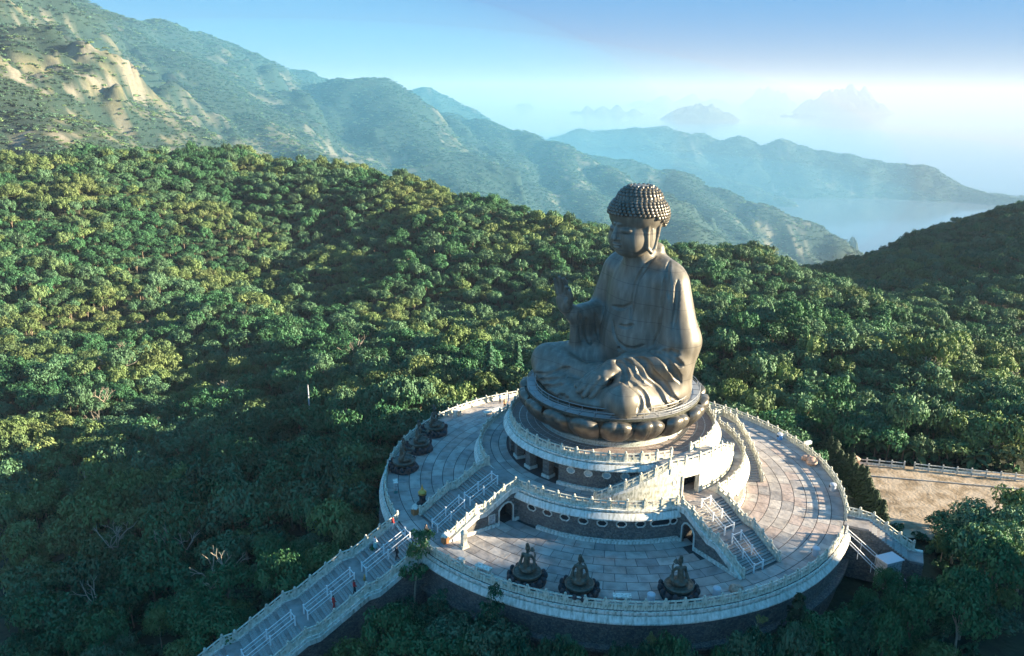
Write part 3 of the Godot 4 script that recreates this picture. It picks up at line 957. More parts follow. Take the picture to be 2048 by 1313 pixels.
	tag(multi("forest", crowns_mid[1], M.leaf_any, wood, wood_c), "wooded ridge to the right of the terrace", "forest", "forest crowns", "stuff")
	# low growth under and between the trees
	xf = [[], [], []]
	co = [[], [], []]
	var gz := 92.0
	while gz > -120.0:
		var gx := -130.0
		while gx < 90.0:
			var p := Vector3(gx + rng.randf_range(-1.2, 1.2), 0, gz + rng.randf_range(-1.2, 1.2))
			gx += 2.3
			var r := rng.randf()
			var s := rng.randf_range(0.9, 1.9)
			if not in_view(p.x, p.z, 1.0) or not clear_of_built(p.x, p.z): continue
			p.y = ground(p.x, p.z) - 0.15
			var v := int(r * 300.0) % 3
			xf[v].append(Transform3D(Basis(Vector3.UP, r * 90.0) * Basis.from_scale(Vector3(s, s * rng.randf_range(0.7, 1.3), s)), p))
			var c: Color = tint[0].lerp(tint[1], rng.randf()).lerp(tint[2], rng.randf() * 0.6)
			co[v].append(c)
		gz -= 2.3
	for v in 3: tag(multi("undergrowth", shrubs[v], M.leaf_any, xf[v], co[v]), "green undergrowth between the trees of the near slopes", "undergrowth", "undergrowth", "stuff")
	# scrub on the mountains
	rng.seed = 501
	xf = [[], [], []]
	co = [[], [], []]
	var dist := 640.0
	while dist < 4350.0:
		var step := lerpf(5.2, 11.5, (dist - 640.0) / 3000.0)
		var az := -46.0
		while az < 31.0:
			az += rad_to_deg(step * 1.15 / dist) * rng.randf_range(0.7, 1.3)
			var dd := dist + rng.randf_range(-step, step)
			var x := CAM.x + dd * sin(deg_to_rad(az))
			var zz := 100.0 - dd * cos(deg_to_rad(az))
			var y := far_height(x, zz)
			var roll := rng.randf()
			if y < -405.0: continue
			var k := far_cover(x, zz, y, 0.0)
			if k * 0.9 + 0.34 < roll: continue
			var s := step * rng.randf_range(0.36, 0.82)
			var v := int(roll * 300.0) % 3
			xf[v].append(Transform3D(Basis(Vector3.UP, roll * 90.0) * Basis.from_scale(Vector3(s, s * rng.randf_range(0.55, 0.95), s)), Vector3(x, y - s * 0.2, zz)))
			var j := rng.randf_range(0.9, 1.9)
			var c: Color = Color(0.032, 0.082, 0.062).lerp(Color(0.07, 0.13, 0.085), rng.randf()).lerp(tint[3], clampf(1.2 - k * 1.2, 0.0, 0.7))
			co[v].append(Color(c.r * j, c.g * j, c.b * j))
		dist += step * 0.9
	for v in 3:
		tag(multi("mountain_scrub", shrubs[v], M.leaf_any, xf[v], co[v]), "green scrub and woods covering the far mountain sides", "scrub", "mountain scrub", "stuff")
	print("forest spots ", spots.size(), " scrub ", xf[0].size() * 3)


# ---------------------------------------------------------------- the stone platform
func dirv(a: float) -> Vector3:
	return Vector3(sin(deg_to_rad(a)), 0, cos(deg_to_rad(a)))


func latv(a: float) -> Vector3:
	return Vector3(cos(deg_to_rad(a)), 0, -sin(deg_to_rad(a)))


func along(a: float, s: float, l: float, y := 0.0) -> Vector3:
	return dirv(a) * s + latv(a) * l + Vector3.UP * y


var post_mesh: ArrayMesh
var panel_cache := {}


func panel_mesh(l: float, slope: float) -> ArrayMesh:
	var key := "%d/%d" % [roundi(l * 50.0), roundi(slope * 50.0)]
	if panel_cache.has(key): return panel_cache[key]
	var mb := MB.new()
	var w := l - 0.2
	mb.box(Vector3(0, 0.06, 0), Vector3(w, 0.14, 0.3), 0, slope)
	mb.box(Vector3(0, 0.34, 0), Vector3(w, 0.46, 0.11), 0, slope)
	for s in [-1.0, 1.0]:      # raised border round the sunk field of the slab
		mb.box(Vector3(0, 0.17, 0.075 * s), Vector3(w - 0.02, 0.07, 0.04), 0, slope)
		mb.box(Vector3(0, 0.55, 0.075 * s), Vector3(w - 0.02, 0.07, 0.04), 0, slope)
		for e in [-1.0, 0.0, 1.0]:
			mb.box(Vector3((w * 0.5 - 0.06) * e, 0.36 + (w * 0.5 - 0.06) * e * slope, 0.074 * s), Vector3(0.08, 0.31, 0.035), 0, slope)
	mb.box(Vector3(0, 0.92, 0), Vector3(w, 0.13, 0.15), 0, slope)
	for e in [-1.0, 0.0, 1.0]:
		var x: float = (w * 0.5 - 0.11) * e
		mb.box(Vector3(x, 0.72 + x * slope, 0), Vector3(0.2, 0.3, 0.1), 0, slope)
	panel_cache[key] = mb.mesh()
	return panel_cache[key]


func balustrade(label: String, pts: Array, group := "stone balustrades", ends := true) -> Node3D:      # pts: the feet of the posts
	var t := thing("stone_balustrade", label, "balustrade", Vector3.ZERO, 0.0, group)
	for i in pts.size():
		var p: Vector3 = pts[i]
		var q: Vector3 = pts[mini(i + 1, pts.size() - 1)]
		var o: Vector3 = pts[maxi(i - 1, 0)]
		var d := q - o
		if i > 0 or ends:
			var m := mesh_node("post", post_mesh, M.rail_stone, t)
			m.position = p
			m.rotation.y = atan2(-d.z, d.x)
		if i < pts.size() - 1:
			var e := q - p
			var l := Vector2(e.x, e.z).length()
			var n := mesh_node("panel", panel_mesh(l, e.y / l), M.rail_stone, t)
			n.position = (p + q) * 0.5
			n.rotation.y = atan2(-e.z, e.x)
	return t


func ring_pts(r: float, p0: float, p1: float, k: int, y0: float, y1 := -999.0) -> Array:
	var out := []
	for i in k + 1:
		var t := float(i) / k
		out.append(MB.pol(r, lerpf(p0, p1, t), y0 if y1 < -900.0 else lerpf(y0, y1, t)))
	return out


func paving(called: String, label: String, y: float, rings: Array, tone: String, tones: int, skip: Callable, limit: int, bed_r0: float, bed_r1: float) -> void:
	var bed := MB.new()
	bed.arc(bed_r0, bed_r1, 0, 360, y - 0.35, y - 0.03, 3.0)
	var root := part(called, bed, M.joint)
	tag(root, label, "paving", "", "structure")
	var all := []
	for ri in rings.size():
		var r: Array = rings[ri]           # [inner, outer, how many]
		var step: float = 360.0 / r[2]
		for k in r[2]:
			var phi: float = (k + (0.5 if ri % 2 else 0.0)) * step
			var c := MB.pol((r[0] + r[1]) * 0.5, phi, y)
			if skip.call(phi, (r[0] + r[1]) * 0.5): continue
			all.append([c.distance_to(CAM), ri, phi])
	all.sort_custom(func(a, b): return a[0] < b[0])
	var meshes := []
	for r in rings:
		var mb := MB.new()
		var half: float = 180.0 / r[2]
		var gap: float = rad_to_deg(0.032 / r[1])
		mb.arc(r[0] + 0.045, r[1] - 0.045, -half + gap, half - gap, -0.06, 0.0, 4.0)
		meshes.append(mb.mesh())
	var rest := MB.new()
	rng.seed = 900 + int(y)
	for i in all.size():
		var s: Array = all[i]
		var m: Material = M["%s_%d" % [tone, rng.randi() % tones]]
		var lift := rng.randf_range(-0.006, 0.006)
		if i < limit:
			var o := mesh_node("paving_slab", meshes[s[1]], m, root)
			o.position.y = y + lift
			o.rotation.y = deg_to_rad(s[2])
		else:
			var r: Array = rings[s[1]]
			var half: float = 180.0 / r[2]
			var gap: float = rad_to_deg(0.032 / r[1])
			rest.arc(r[0] + 0.045, r[1] - 0.045, s[2] - half + gap, s[2] + half - gap, y - 0.06, y + lift, 4.0)
	if rest.v.size():
		var o := part("paving_slabs_beyond", rest, M[tone + "_0"], root)
		o.set_meta("kind", "stuff")


func octagon(w: float, h: float, cut: float) -> PackedVector2Array:
	return PackedVector2Array([Vector2(-w, -h + cut), Vector2(-w + cut, -h), Vector2(w - cut, -h), Vector2(w, -h + cut), Vector2(w, h - cut), Vector2(w - cut, h), Vector2(-w + cut, h), Vector2(-w, h - cut)])


func window(parent: Node, r: float, phi: float, y: float, w: float, h: float, pane: Material) -> void:
	var o := MB.pol(r, phi, y)
	var u := latv(phi)
	var d := dirv(phi)
	var fr := MB.new()
	var a := octagon(w + 0.13, h + 0.13, 0.3)
	var b := octagon(w, h, 0.24)
	for i in 8:
		var j := (i + 1) % 8
		fr.prism(PackedVector2Array([a[i], a[j], b[j], b[i]]), o - d * 0.2, u, Vector3.UP, d * 0.32)
	var f := part("window", fr, M.white_stone, parent)
	var pn := MB.new()
	pn.prism(octagon(w + 0.02, h + 0.02, 0.24), o - d * 0.2, u, Vector3.UP, d * 0.225)
	part("pane", pn, pane, f)


func stair_profile(pts: Array, s: float) -> float:
	for i in pts.size() - 1:
		if s <= pts[i + 1].x:
			return lerpf(pts[i].y, pts[i + 1].y, clampf((s - pts[i].x) / maxf(pts[i + 1].x - pts[i].x, 1e-6), 0.0, 1.0))
	return pts[-1].y


func straight_stair(t: Node3D, a: float, prof: Array, l0: float, l1: float, rise: float, bottom: float, core0: float, core1: float) -> void:
	# steps and landings as pieces of their own; prof lists the corners of the slope
	for i in prof.size() - 1:
		var p: Vector2 = prof[i]
		var q: Vector2 = prof[i + 1]
		if absf(p.y - q.y) < 0.05:
			if q.x - p.x < 0.2: continue
			var mb := MB.new()
			mb.box(along(a, (p.x + q.x) * 0.5, (l0 + l1) * 0.5, p.y - 0.15), Vector3(l1 - l0, 0.3, q.x - p.x), deg_to_rad(a))
			part("landing", mb, M.slab_1, t)
			continue
		var k := maxi(1, roundi((p.y - q.y) / rise))
		var run := (q.x - p.x) / k
		var h := (p.y - q.y) / k
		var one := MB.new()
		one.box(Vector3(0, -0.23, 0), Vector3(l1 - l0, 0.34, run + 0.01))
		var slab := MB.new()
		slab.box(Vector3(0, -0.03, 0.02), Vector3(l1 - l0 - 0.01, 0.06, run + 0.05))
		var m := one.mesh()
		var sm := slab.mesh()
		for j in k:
			var st := mesh_node("step", m, M.riser_shade_tone, t)
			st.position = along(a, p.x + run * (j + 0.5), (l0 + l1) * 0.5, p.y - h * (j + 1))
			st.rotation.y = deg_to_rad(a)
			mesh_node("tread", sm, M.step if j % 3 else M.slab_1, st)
	# what carries them
	var poly := PackedVector2Array()
	for q in prof: poly.append(Vector2(q.x, q.y - 0.38))
	poly.append(Vector2(prof[-1].x, bottom))
	poly.append(Vector2(prof[0].x, bottom))
	var core := MB.new()
	core.prism(poly, latv(a) * (core0 + 0.02), dirv(a), Vector3.UP, latv(a) * (core1 - core0 - 0.04))
	part("stair_core", core, M.rubble, t)


func offset_profile(prof: Array, dy: float) -> Array:
	var out := []
	for q in prof: out.append(Vector2(q.x, q.y + dy))
	return out


func coping(t: Node3D, a: float, prof: Array, top: float, low: float, l0: float, l1: float, called := "coping") -> void:
	var poly := PackedVector2Array()
	for q in prof: poly.append(Vector2(q.x, q.y + top))
	for i in prof.size(): poly.append(Vector2(prof[prof.size() - 1 - i].x, prof[prof.size() - 1 - i].y + low))
	var mb := MB.new()
	mb.prism(poly, latv(a) * l0, dirv(a), Vector3.UP, latv(a) * (l1 - l0))
	part(called, mb, M.white_stone, t)


func handrail(label: String, a: float, s0: float, s1: float, y0: float, y1: float, l0: float, l1: float) -> void:
	var t := thing("metal_handrail", label, "handrail", Vector3.ZERO, 0.0, "white metal handrails along the middle of the stairs")
	var k := 2
	for l in [l0, l1]:
		for i in k + 1:
			var f := float(i) / k
			var p := along(a, lerpf(s0, s1, f), l, lerpf(y0, y1, f))
			var mb := MB.new()
			mb.box(p + Vector3.UP * 0.55, Vector3(0.13, 1.2, 0.13), deg_to_rad(a))
			mb.box(p + Vector3.UP * 1.17, Vector3(0.17, 0.05, 0.17), deg_to_rad(a))
			part("post", mb, M.white_metal, t)
		var r := MB.new()
		for h in [1.02, 0.55]:
			r.tube([along(a, s0, l, y0 + h), along(a, s1, l, y1 + h)], [0.045 if h > 1.0 else 0.03, 0.045 if h > 1.0 else 0.03], 6)
		part("rail", r, M.white_metal, t)
	for e in [[s0, y0], [s1, y1]]:
		var r := MB.new()
		r.tube([along(a, e[0], l0, e[1] + 1.0), along(a, e[0], l1, e[1] + 1.0)], [0.045, 0.045], 6)
		part("end_rail", r, M.white_metal, t)


func flank(t: Node3D, a: float, prof: Array, l: float, out: float, arch0: float, arch1: float, label := "") -> void:
	# the stone side of a terrace stair with its arched doorway, the coping and the base course; out is +1 or -1, the side that it faces
	var s0: float = prof[0].x
	var s1: float = prof[-1].x
	var poly := PackedVector2Array()
	for q in prof: poly.append(Vector2(q.x, q.y - 0.3))
	if arch0 > 0.0:
		var m := (arch0 + arch1) * 0.5
		var w := (arch1 - arch0) * 0.5
		var arch := [Vector2(m - w, 0), Vector2(m - w, 2.05), Vector2(m - w * 0.72, 2.5), Vector2(m - w * 0.3, 2.68), Vector2(m + w * 0.2, 2.6), Vector2(m + w * 0.68, 2.3), Vector2(m + w, 1.85), Vector2(m + w, 0)]
		poly[poly.size() - 1] = Vector2(s1 - 0.6, 0.0)
		for i in 8: poly.append(arch[7 - i])
		poly.append(Vector2(s0, 0))
		var fr := MB.new()
		for i in 7:
			var p: Vector2 = arch[i]
			var q: Vector2 = arch[i + 1]
			var c := Vector2(m, 1.2)
			var pn := p + (p - c).normalized() * 0.17
			var qn := q + (q - c).normalized() * 0.17
			if i == 0: pn = p + Vector2(-0.17, 0)
			if i == 6: qn = q + Vector2(0.17, 0)
			fr.prism(PackedVector2Array([p, q, qn, pn]), latv(a) * (l - 0.2 * out), dirv(a), Vector3.UP, latv(a) * 0.33 * out)
		part("door_frame", fr, M.white_stone, t)
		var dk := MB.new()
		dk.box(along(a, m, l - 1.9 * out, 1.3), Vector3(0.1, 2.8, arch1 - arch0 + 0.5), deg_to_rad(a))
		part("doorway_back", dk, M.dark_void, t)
		var base := MB.new()
		for e in [[s0 + 0.1, arch0 - 0.18], [arch1 + 0.18, s1 - 0.5]]:
			if e[1] - e[0] > 0.3: base.box(along(a, (e[0] + e[1]) * 0.5, l + 0.12 * out, 0.17), Vector3(0.3, 0.36, e[1] - e[0]), deg_to_rad(a))
		part("base_course", base, M.white_stone, t)
	else:
		poly.append(Vector2(s1, 0)); poly.append(Vector2(s0, 0))
	var wall := MB.new()
	wall.prism(poly, latv(a) * l, dirv(a), Vector3.UP, latv(a) * -0.3 * out)
	part("side_wall", wall, M.rubble, t)
	coping(t, a, prof, 0.16, -0.5, l - 0.32 * out, l + 0.14 * out)


func make_platform() -> void:
	post_mesh = _post()
	var skip1 := func(phi: float, r: float) -> bool:
		var c := MB.pol(r, phi, 0)
		for s in [[FACE, -4.0, 4.0], [SIDE, -4.7, 2.4]]:
			var al: float = c.dot(dirv(s[0]))
			var la: float = c.dot(latv(s[0]))
			if al > 0.0 and la > s[1] + 0.4 and la < s[2] - 0.4 and r < 26.4: return true
		return false
	var rings := []
	for i in 8: rings.append([18.4 + i * 1.49, 18.4 + (i + 1) * 1.49, [52, 54, 58, 60, 64, 66, 70, 72][i]])
	paving("lower_terrace_paving", "ring paving of large grey granite slabs on the lowest round terrace", 0.0, rings, "slab", 5, skip1, 300, 0.0, 30.75)
	var none := func(phi: float, r: float) -> bool: return false
	paving("middle_terrace_paving", "narrow ring of grey slabs on the middle terrace", 4.22, [[14.1, 15.2, 44], [15.2, 16.3, 48], [16.3, 17.5, 50]], "slab", 5, none, 90, 0.0, 17.95)
	paving("upper_terrace_paving", "reddish brown paving round the lotus pedestal", 8.22, [[9.4, 10.4, 60], [10.4, 11.4, 66], [11.4, 12.4, 72], [12.4, 13.4, 78]], "upper_slab", 3, none, 130, 0.0, 13.85)

	# the three round walls
	var t := thing("stone_platform", "three tiered round stone platform with white cornices and rubble walls under the statue", "platform")
	var mb := MB.new()
	mb.arc(30.2, 30.7, 0, 360, -14.0, -1.2, 3.0)
	part("retaining_wall", mb, M.rubble, t)
	mb = MB.new()
	mb.arc(30.1, 30.95, 0, 360, -0.34, -0.035, 3.0)
	mb.arc(29.9, 30.78, 0, 360, -0.5, -0.36, 3.0)
	part("lower_edge", mb, M.white_stone, t)
	mb = MB.new()
	mb.lathe(PackedVector2Array([Vector2(30.0, -1.5), Vector2(31.05, -1.5), Vector2(31.05, -1.26), Vector2(31.35, -1.24), Vector2(31.35, -1.1), Vector2(30.98, -0.52), Vector2(30.0, -0.5)]), 120)
	part("lower_cornice", mb, M.white_stone, t)
	mb = MB.new()
	mb.arc(30.4, 31.5, -110, 70, -4.6, -4.2, 3.0)
	part("foot_ledge", mb, M.rubble, t)
	mb = MB.new()      # the middle wall
	mb.arc(17.5, 18.0, 0, 360, -0.02, 3.05, 3.0)
	part("middle_wall", mb, M.rubble, t)
	mb = MB.new()
	mb.arc(17.9, 18.45, -26.8, 27.0, 0.004, 0.36, 3.0)
	mb.arc(17.9, 18.35, 47.5, 300, 0.004, 0.36, 3.0)
	part("middle_base_course", mb, M.white_stone, t)
	mb = MB.new()
	mb.arc(17.4, 18.1, 0, 360, 3.95, 4.2, 3.0)
	part("middle_edge", mb, M.white_stone, t)
	mb = MB.new()
	mb.lathe(PackedVector2Array([Vector2(17.2, 3.06), Vector2(18.55, 3.06), Vector2(18.55, 3.2), Vector2(18.16, 3.8), Vector2(17.2, 3.83)]), 120)
	mb.arc(17.2, 17.85, 0, 360, 3.83, 3.96, 3.0)
	part("middle_cornice", mb, M.white_stone, t)
	for i in 7: window(t, 18.0, -29.6 + 7.05 * i, 2.42, 0.5, 0.32, M.glass_dark)
	window(t, 18.0, 20.4, 2.45, 1.15, 0.34, M.glass_dark)
	window(t, 18.0, 25.6, 2.42, 0.4, 0.32, M.glass_dark)
	for i in 3: window(t, 18.0, 57.0 + 7.0 * i, 2.42, 0.42, 0.32, M.glass_dark)
	mb = MB.new()      # the upper wall, open as a porch on the side of the long stairway
	mb.arc(13.3, 13.8, -26.0, 289.0, 4.2, 7.25, 3.0)
	mb.arc(10.6, 13.8, -26.0, -25.2, 4.2, 7.25, 3.0)
	mb.arc(10.6, 13.8, -72.0, -71.2, 4.2, 7.25, 3.0)
	part("upper_wall", mb, M.rubble, t)
	mb = MB.new()
	mb.arc(10.2, 10.6, -72, -25, 4.2, 7.25, 3.0)
	part("porch_wall", mb, M.rubble, t)
	mb = MB.new()
	mb.arc(10.6, 10.72, -29.4, -26.6, 4.23, 6.6, 3.0)
	part("porch_door", mb, M.red_door, t)
	mb = MB.new()
	mb.arc(13.7, 14.2, -26.2, 24.0, 4.222, 4.6, 3.0)
	part("upper_base_course", mb, M.white_stone, t)
	for i in 4: window(t, 13.8, -19.0 + 9.1 * i, 6.4, 0.42, 0.3, M.glass_pale)
	for phi in [-34.4, -48.6, -62.8]:
		mb = MB.new()
		mb.box(MB.pol(13.15, phi, 5.85), Vector3(1.0, 2.9, 1.0), deg_to_rad(phi))
		var col := part("column", mb, M.rubble, t)
		mb = MB.new()
		mb.box(MB.pol(13.15, phi, 4.42), Vector3(1.25, 0.4, 1.25), deg_to_rad(phi))
		part("column_base", mb, M.white_stone, col)
	mb = MB.new()
	mb.arc(10.0, 14.0, 0, 360, 7.98, 8.2, 3.0)
	part("upper_edge", mb, M.white_stone, t)
	mb = MB.new()
	mb.lathe(PackedVector2Array([Vector2(10.0, 7.22), Vector2(14.55, 7.22), Vector2(14.55, 7.34), Vector2(14.1, 7.88), Vector2(10.0, 7.9)]), 120)
	mb.arc(10.0, 13.78, 0, 360, 7.9, 7.99, 3.0)
	part("upper_cornice", mb, M.white_stone, t)

	# balustrades of the terraces
	var pts := []
	for k in range(-11, 18): pts.append(MB.pol(30.5, 0.6 + 3.84 * k, 0))
	balustrade("white stone balustrade along the front rim of the lowest terrace", pts)
	pts = []
	for k in range(19, 80): pts.append(MB.pol(30.5, 0.6 + 3.84 * k, 0))
	balustrade("white stone balustrade round the right and rear rim of the lowest terrace", pts)
	balustrade("white stone balustrade on the middle terrace above the row of small dark windows", ring_pts(17.7, -38.9, 27.6, 10, 4.22))
	balustrade("white stone balustrade of the middle terrace beside the curved side stair", ring_pts(17.7, 48.2, 119.0, 11, 4.22))
	balustrade("white stone balustrade round the rear of the middle terrace", ring_pts(17.7, 127.0, 300.2, 26, 4.22))
	balustrade("white stone balustrade round the top terrace below the lotus pedestal", ring_pts(13.6, 46.0, 393.0, 42, 8.22))

	# the stair from the lowest to the middle terrace on the statue's axis
	var prof := [Vector2(17.4, 4.22), Vector2(18.6, 4.22), Vector2(22.2, 2.25), Vector2(23.4, 2.25), Vector2(27.3, 0.0)]
	t = thing("terrace_stair", "wide stone stair from the lowest terrace up to the porch side of the middle terrace", "stair")
	straight_stair(t, FACE, prof, -3.35, 3.35, 0.175, 0.0, -3.35, 1.0)
	flank(t, FACE, prof, 3.7, 1.0, 18.4, 20.3)
	flank(t, FACE, prof, -3.7, -1.0, -1.0, -1.0)
	var rail_s := [17.8, 19.5, 20.85, 22.2, 23.4, 24.7, 26.0, 27.3]
	for l in [3.42, -3.42]:
		pts = []
		for s in rail_s: pts.append(along(FACE, s, l, stair_profile(prof, s) + 0.12))
		balustrade("stone balustrade down the %s side of the porch stair" % ("sunlit" if l > 0.0 else "shaded far"), pts)
	handrail("white handrail on the upper flight of the porch stair", FACE, 19.0, 22.9, 4.0, 2.25, -0.1, 1.25)
	handrail("white handrail on the lower flight of the porch stair", FACE, 23.7, 27.4, 2.1, 0.0, -0.1, 1.25)
	# the right stair
	t = thing("terrace_stair", "sunlit stone stair from the lowest terrace up to the square doorway", "stair")
	straight_stair(t, SIDE, prof, -4.05, 1.75, 0.175, 0.0, -1.6, 1.75)
	flank(t, SIDE, prof, -4.4, -1.0, 18.4, 20.2)
	flank(t, SIDE, prof, 2.1, 1.0, -1.0, -1.0)
	for l in [-4.12, 1.82]:
		pts = []
		for s in rail_s: pts.append(along(SIDE, s, l, stair_profile(prof, s) + 0.12))
		balustrade("stone balustrade down the %s side of the sunlit doorway stair" % ("left" if l < 0.0 else "right"), pts)
	handrail("white handrail on the upper flight of the doorway stair", SIDE, 18.9, 22.6, 4.0, 2.25, -2.1, -0.65)
	handrail("white handrail on the lower flight of the doorway stair", SIDE, 23.9, 27.2, 2.0, 0.0, -2.3, -0.85)

	# the double stair up to the top terrace with a doorway beneath
	t = thing("double_stair", "white double stair curving up from both sides to a landing above a doorway", "stair")
	for f in [[-5.3, 26.0, 4.22, 8.22], [57.0, 88.0, 8.22, 4.22]]:
		var k := 22
		for i in k:
			var s := MB.new()
			var y := lerpf(f[2], f[3], (i + (1.0 if f[3] > f[2] else 0.0)) / k)
			s.arc(13.85, 15.95, lerpf(f[0], f[1], float(i) / k), lerpf(f[0], f[1], float(i + 1) / k), y - 0.4, y, 4.0)
			part("step", s, M.step, t)
		mb = MB.new()
		mb.arc(15.95, 16.35, f[0], f[1], f[2] - (0.0 if f[3] > f[2] else 0.75), f[2] + 0.1, 2.0, f[3] - (0.75 if f[3] > f[2] else 0.0), f[3] + 0.1)
		part("stringer", mb, M.white_stone, t)
		mb = MB.new()
		mb.arc(16.0, 16.28, f[0], f[1], 4.22, f[2] + 0.02, 2.0, 4.22, f[3] - 0.1)
		part("side_wall", mb, M.rail_stone, t)
		pts = ring_pts(16.15, f[0], f[1], 5, f[2] + 0.1, f[3] + 0.1)
		balustrade("white balustrade of the %s flight of the double stair" % ("left" if f[0] < 0.0 else "right"), pts)
	mb = MB.new()
	mb.arc(13.5, 16.35, 26, 57, 7.9, 8.22, 2.0)
	part("landing", mb, M.slab_2, t)
	mb = MB.new()
	mb.arc(16.0, 16.28, 26.0, 32.4, 4.22, 7.9, 2.0)
	mb.arc(16.0, 16.28, 41.6, 57.0, 4.22, 7.9, 2.0)
	mb.arc(16.0, 16.28, 32.4, 41.6, 6.9, 7.9, 2.0)
	part("front_wall", mb, M.rail_stone, t)
	mb = MB.new()
	mb.arc(16.1, 16.45, 26.0, 57.0, 7.55, 8.25, 2.0)
	part("cornice", mb, M.white_stone, t)
	mb = MB.new()
	for e in [[32.1, 32.75], [41.3, 41.95]]: mb.arc(15.7, 16.42, e[0], e[1], 4.24, 7.0, 2.0)
	mb.arc(15.7, 16.42, 32.75, 41.3, 6.75, 7.0, 2.0)
	part("door_frame", mb, M.white_stone, t)
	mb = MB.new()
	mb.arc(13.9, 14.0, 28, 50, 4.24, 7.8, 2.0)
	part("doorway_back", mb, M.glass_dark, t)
	window(t, 16.2, 28.9, 6.3, 0.22, 0.42, M.glass_dark)
	pts = ring_pts(16.15, 26.0, 57.0, 4, 8.24)
	balustrade("sunlit white balustrade on the landing above the square doorway", pts)

	# the curved stair on the right
	t = thing("curved_stair", "narrow stone stair curving up round the right side of the middle wall", "stair")
	var k2 := 24
	for i in k2:
		var s := MB.new()
		var y := 4.22 * (i + 1) / k2
		s.arc(18.02, 20.4, 90.0 + 29.0 * i / k2, 90.0 + 29.0 * (i + 1) / k2, maxf(0.0, y - 0.5), y, 4.0)
		part("step", s, M.step, t)
	mb = MB.new()
	mb.arc(17.6, 20.4, 119.0, 127.0, 3.9, 4.22, 2.0)
	part("landing", mb, M.slab_1, t)
	mb = MB.new()
	mb.arc(20.4, 20.8, 90.0, 119.0, 0.0, 0.12, 2.0, 0.0, 4.34)
	mb.arc(20.4, 20.8, 119.0, 127.0, 0.0, 4.34, 2.0)
	part("side_wall", mb, M.rail_stone, t)
	pts = ring_pts(20.6, 90.0, 119.0, 6, 0.1, 4.3)
	pts.append(MB.pol(20.6, 123.0, 4.34)); pts.append(MB.pol(20.6, 127.0, 4.34)); pts.append(MB.pol(19.2, 127.4, 4.3))
	balustrade("cream balustrade along the outer side of the curved stair", pts)

	# the long stairway down the hill
	var mp := [Vector2(30.3, 0.0)]
	var s2 := 30.6
	var y2 := 0.0
	for i in 6:
		mp.append(Vector2(s2, y2))
		mp.append(Vector2(s2 + 5.7, y2 - 2.87))
		s2 += 7.06
		y2 -= 2.87
	mp.append(Vector2(s2, y2))
	t = thing("long_stairway", "long grey stone stairway with landings running down the hill from the terrace", "stair")
	straight_stair(t, FACE, mp, -3.45, 3.45, 0.179, -22.0, -3.45, 3.45)
	for l in [3.45, -3.45]:
		var o := 1.0 if l > 0.0 else -1.0
		coping(t, FACE, mp, 0.14, -0.12, l, l + 0.62 * o)
		coping(t, FACE, mp, -0.16, -0.75, l, l + 0.78 * o, "stringer")
		var poly := PackedVector2Array()
		for q in mp: poly.append(Vector2(q.x, q.y - 0.76))
		poly.append(Vector2(mp[-1].x, -24.0)); poly.append(Vector2(mp[0].x, -24.0))
		mb = MB.new()
		mb.prism(poly, latv(FACE) * l, dirv(FACE), Vector3.UP, latv(FACE) * 0.5 * o)
		part("side_wall", mb, M.rubble, t)
		pts = []
		var s := 30.25
		var list := [30.25, 32.6, 34.45, 36.3, 37.68, 39.58, 41.5, 43.4, 44.76, 46.7, 48.6, 50.42, 51.8, 53.7, 55.6, 57.5, 58.9, 60.8, 62.7, 64.6, 66.0]
		for q in list: pts.append(along(FACE, q, l + 0.28 * o, stair_profile(mp, q) + 0.13))
		balustrade("stone balustrade down the %s side of the long stairway" % ("near" if l > 0.0 else "far"), pts)
	for i in 4:
		var a := 30.9 + 7.06 * i
		handrail("white handrail on the %s flight of the long stairway" % ["first", "second", "third", "lowest visible"][i], FACE, a, a + 5.6, -2.87 * i - 0.1, -2.87 * (i + 1) + 0.05, -0.3, 0.98)

	# the way out on the right, with a short stair
	t = thing("exit_stair", "short stone stair leaving the terrace on the right beside a machine box", "stair")
	var ea := 73.0
	var ep := [Vector2(30.4, 0.0), Vector2(33.2, 0.0), Vector2(38.0, -2.9), Vector2(39.5, -2.9)]
	straight_stair(t, ea, ep, -0.9, 1.5, 0.18, -7.0, -0.9, 1.5)
	coping(t, ea, ep, 0.12, -0.6, 1.5, 2.0)
	pts = []
	for q in [30.4, 32.0, 33.6, 35.2, 36.8, 38.4]: pts.append(along(ea, q, 1.75, stair_profile(ep, q) + 0.1))
	balustrade("grey green balustrade beside the exit stair on the right", pts)


func _post() -> ArrayMesh:
	var mb := MB.new()
	mb.box(Vector3(0, 0.07, 0), Vector3(0.36, 0.18, 0.36))
	mb.box(Vector3(0, 0.5, 0), Vector3(0.26, 1.0, 0.26))
	mb.box(Vector3(0, 1.0, 0), Vector3(0.32, 0.07, 0.32))
	mb.lathe(PackedVector2Array([Vector2(0.09, 1.03), Vector2(0.14, 1.1), Vector2(0.15, 1.2), Vector2(0.11, 1.29), Vector2(0.0, 1.36)]), 8)
	return mb.mesh()


# ---------------------------------------------------------------- the statue and its lotus
func V(x: float, y: float, z: float) -> Vector3:
	return Vector3(x, y, z)


func cut(b: Blob, pts: Array, r: float, soft: float) -> void:
	var p := PackedVector3Array(pts)
	var c := Vector3.ZERO
	for q in p: c += q
	c /= p.size()
	var reach := 0.0
	for q in p: reach = maxf(reach, c.distance_to(q))
	b.grooves.append([p, r, soft, c, reach + r + soft])


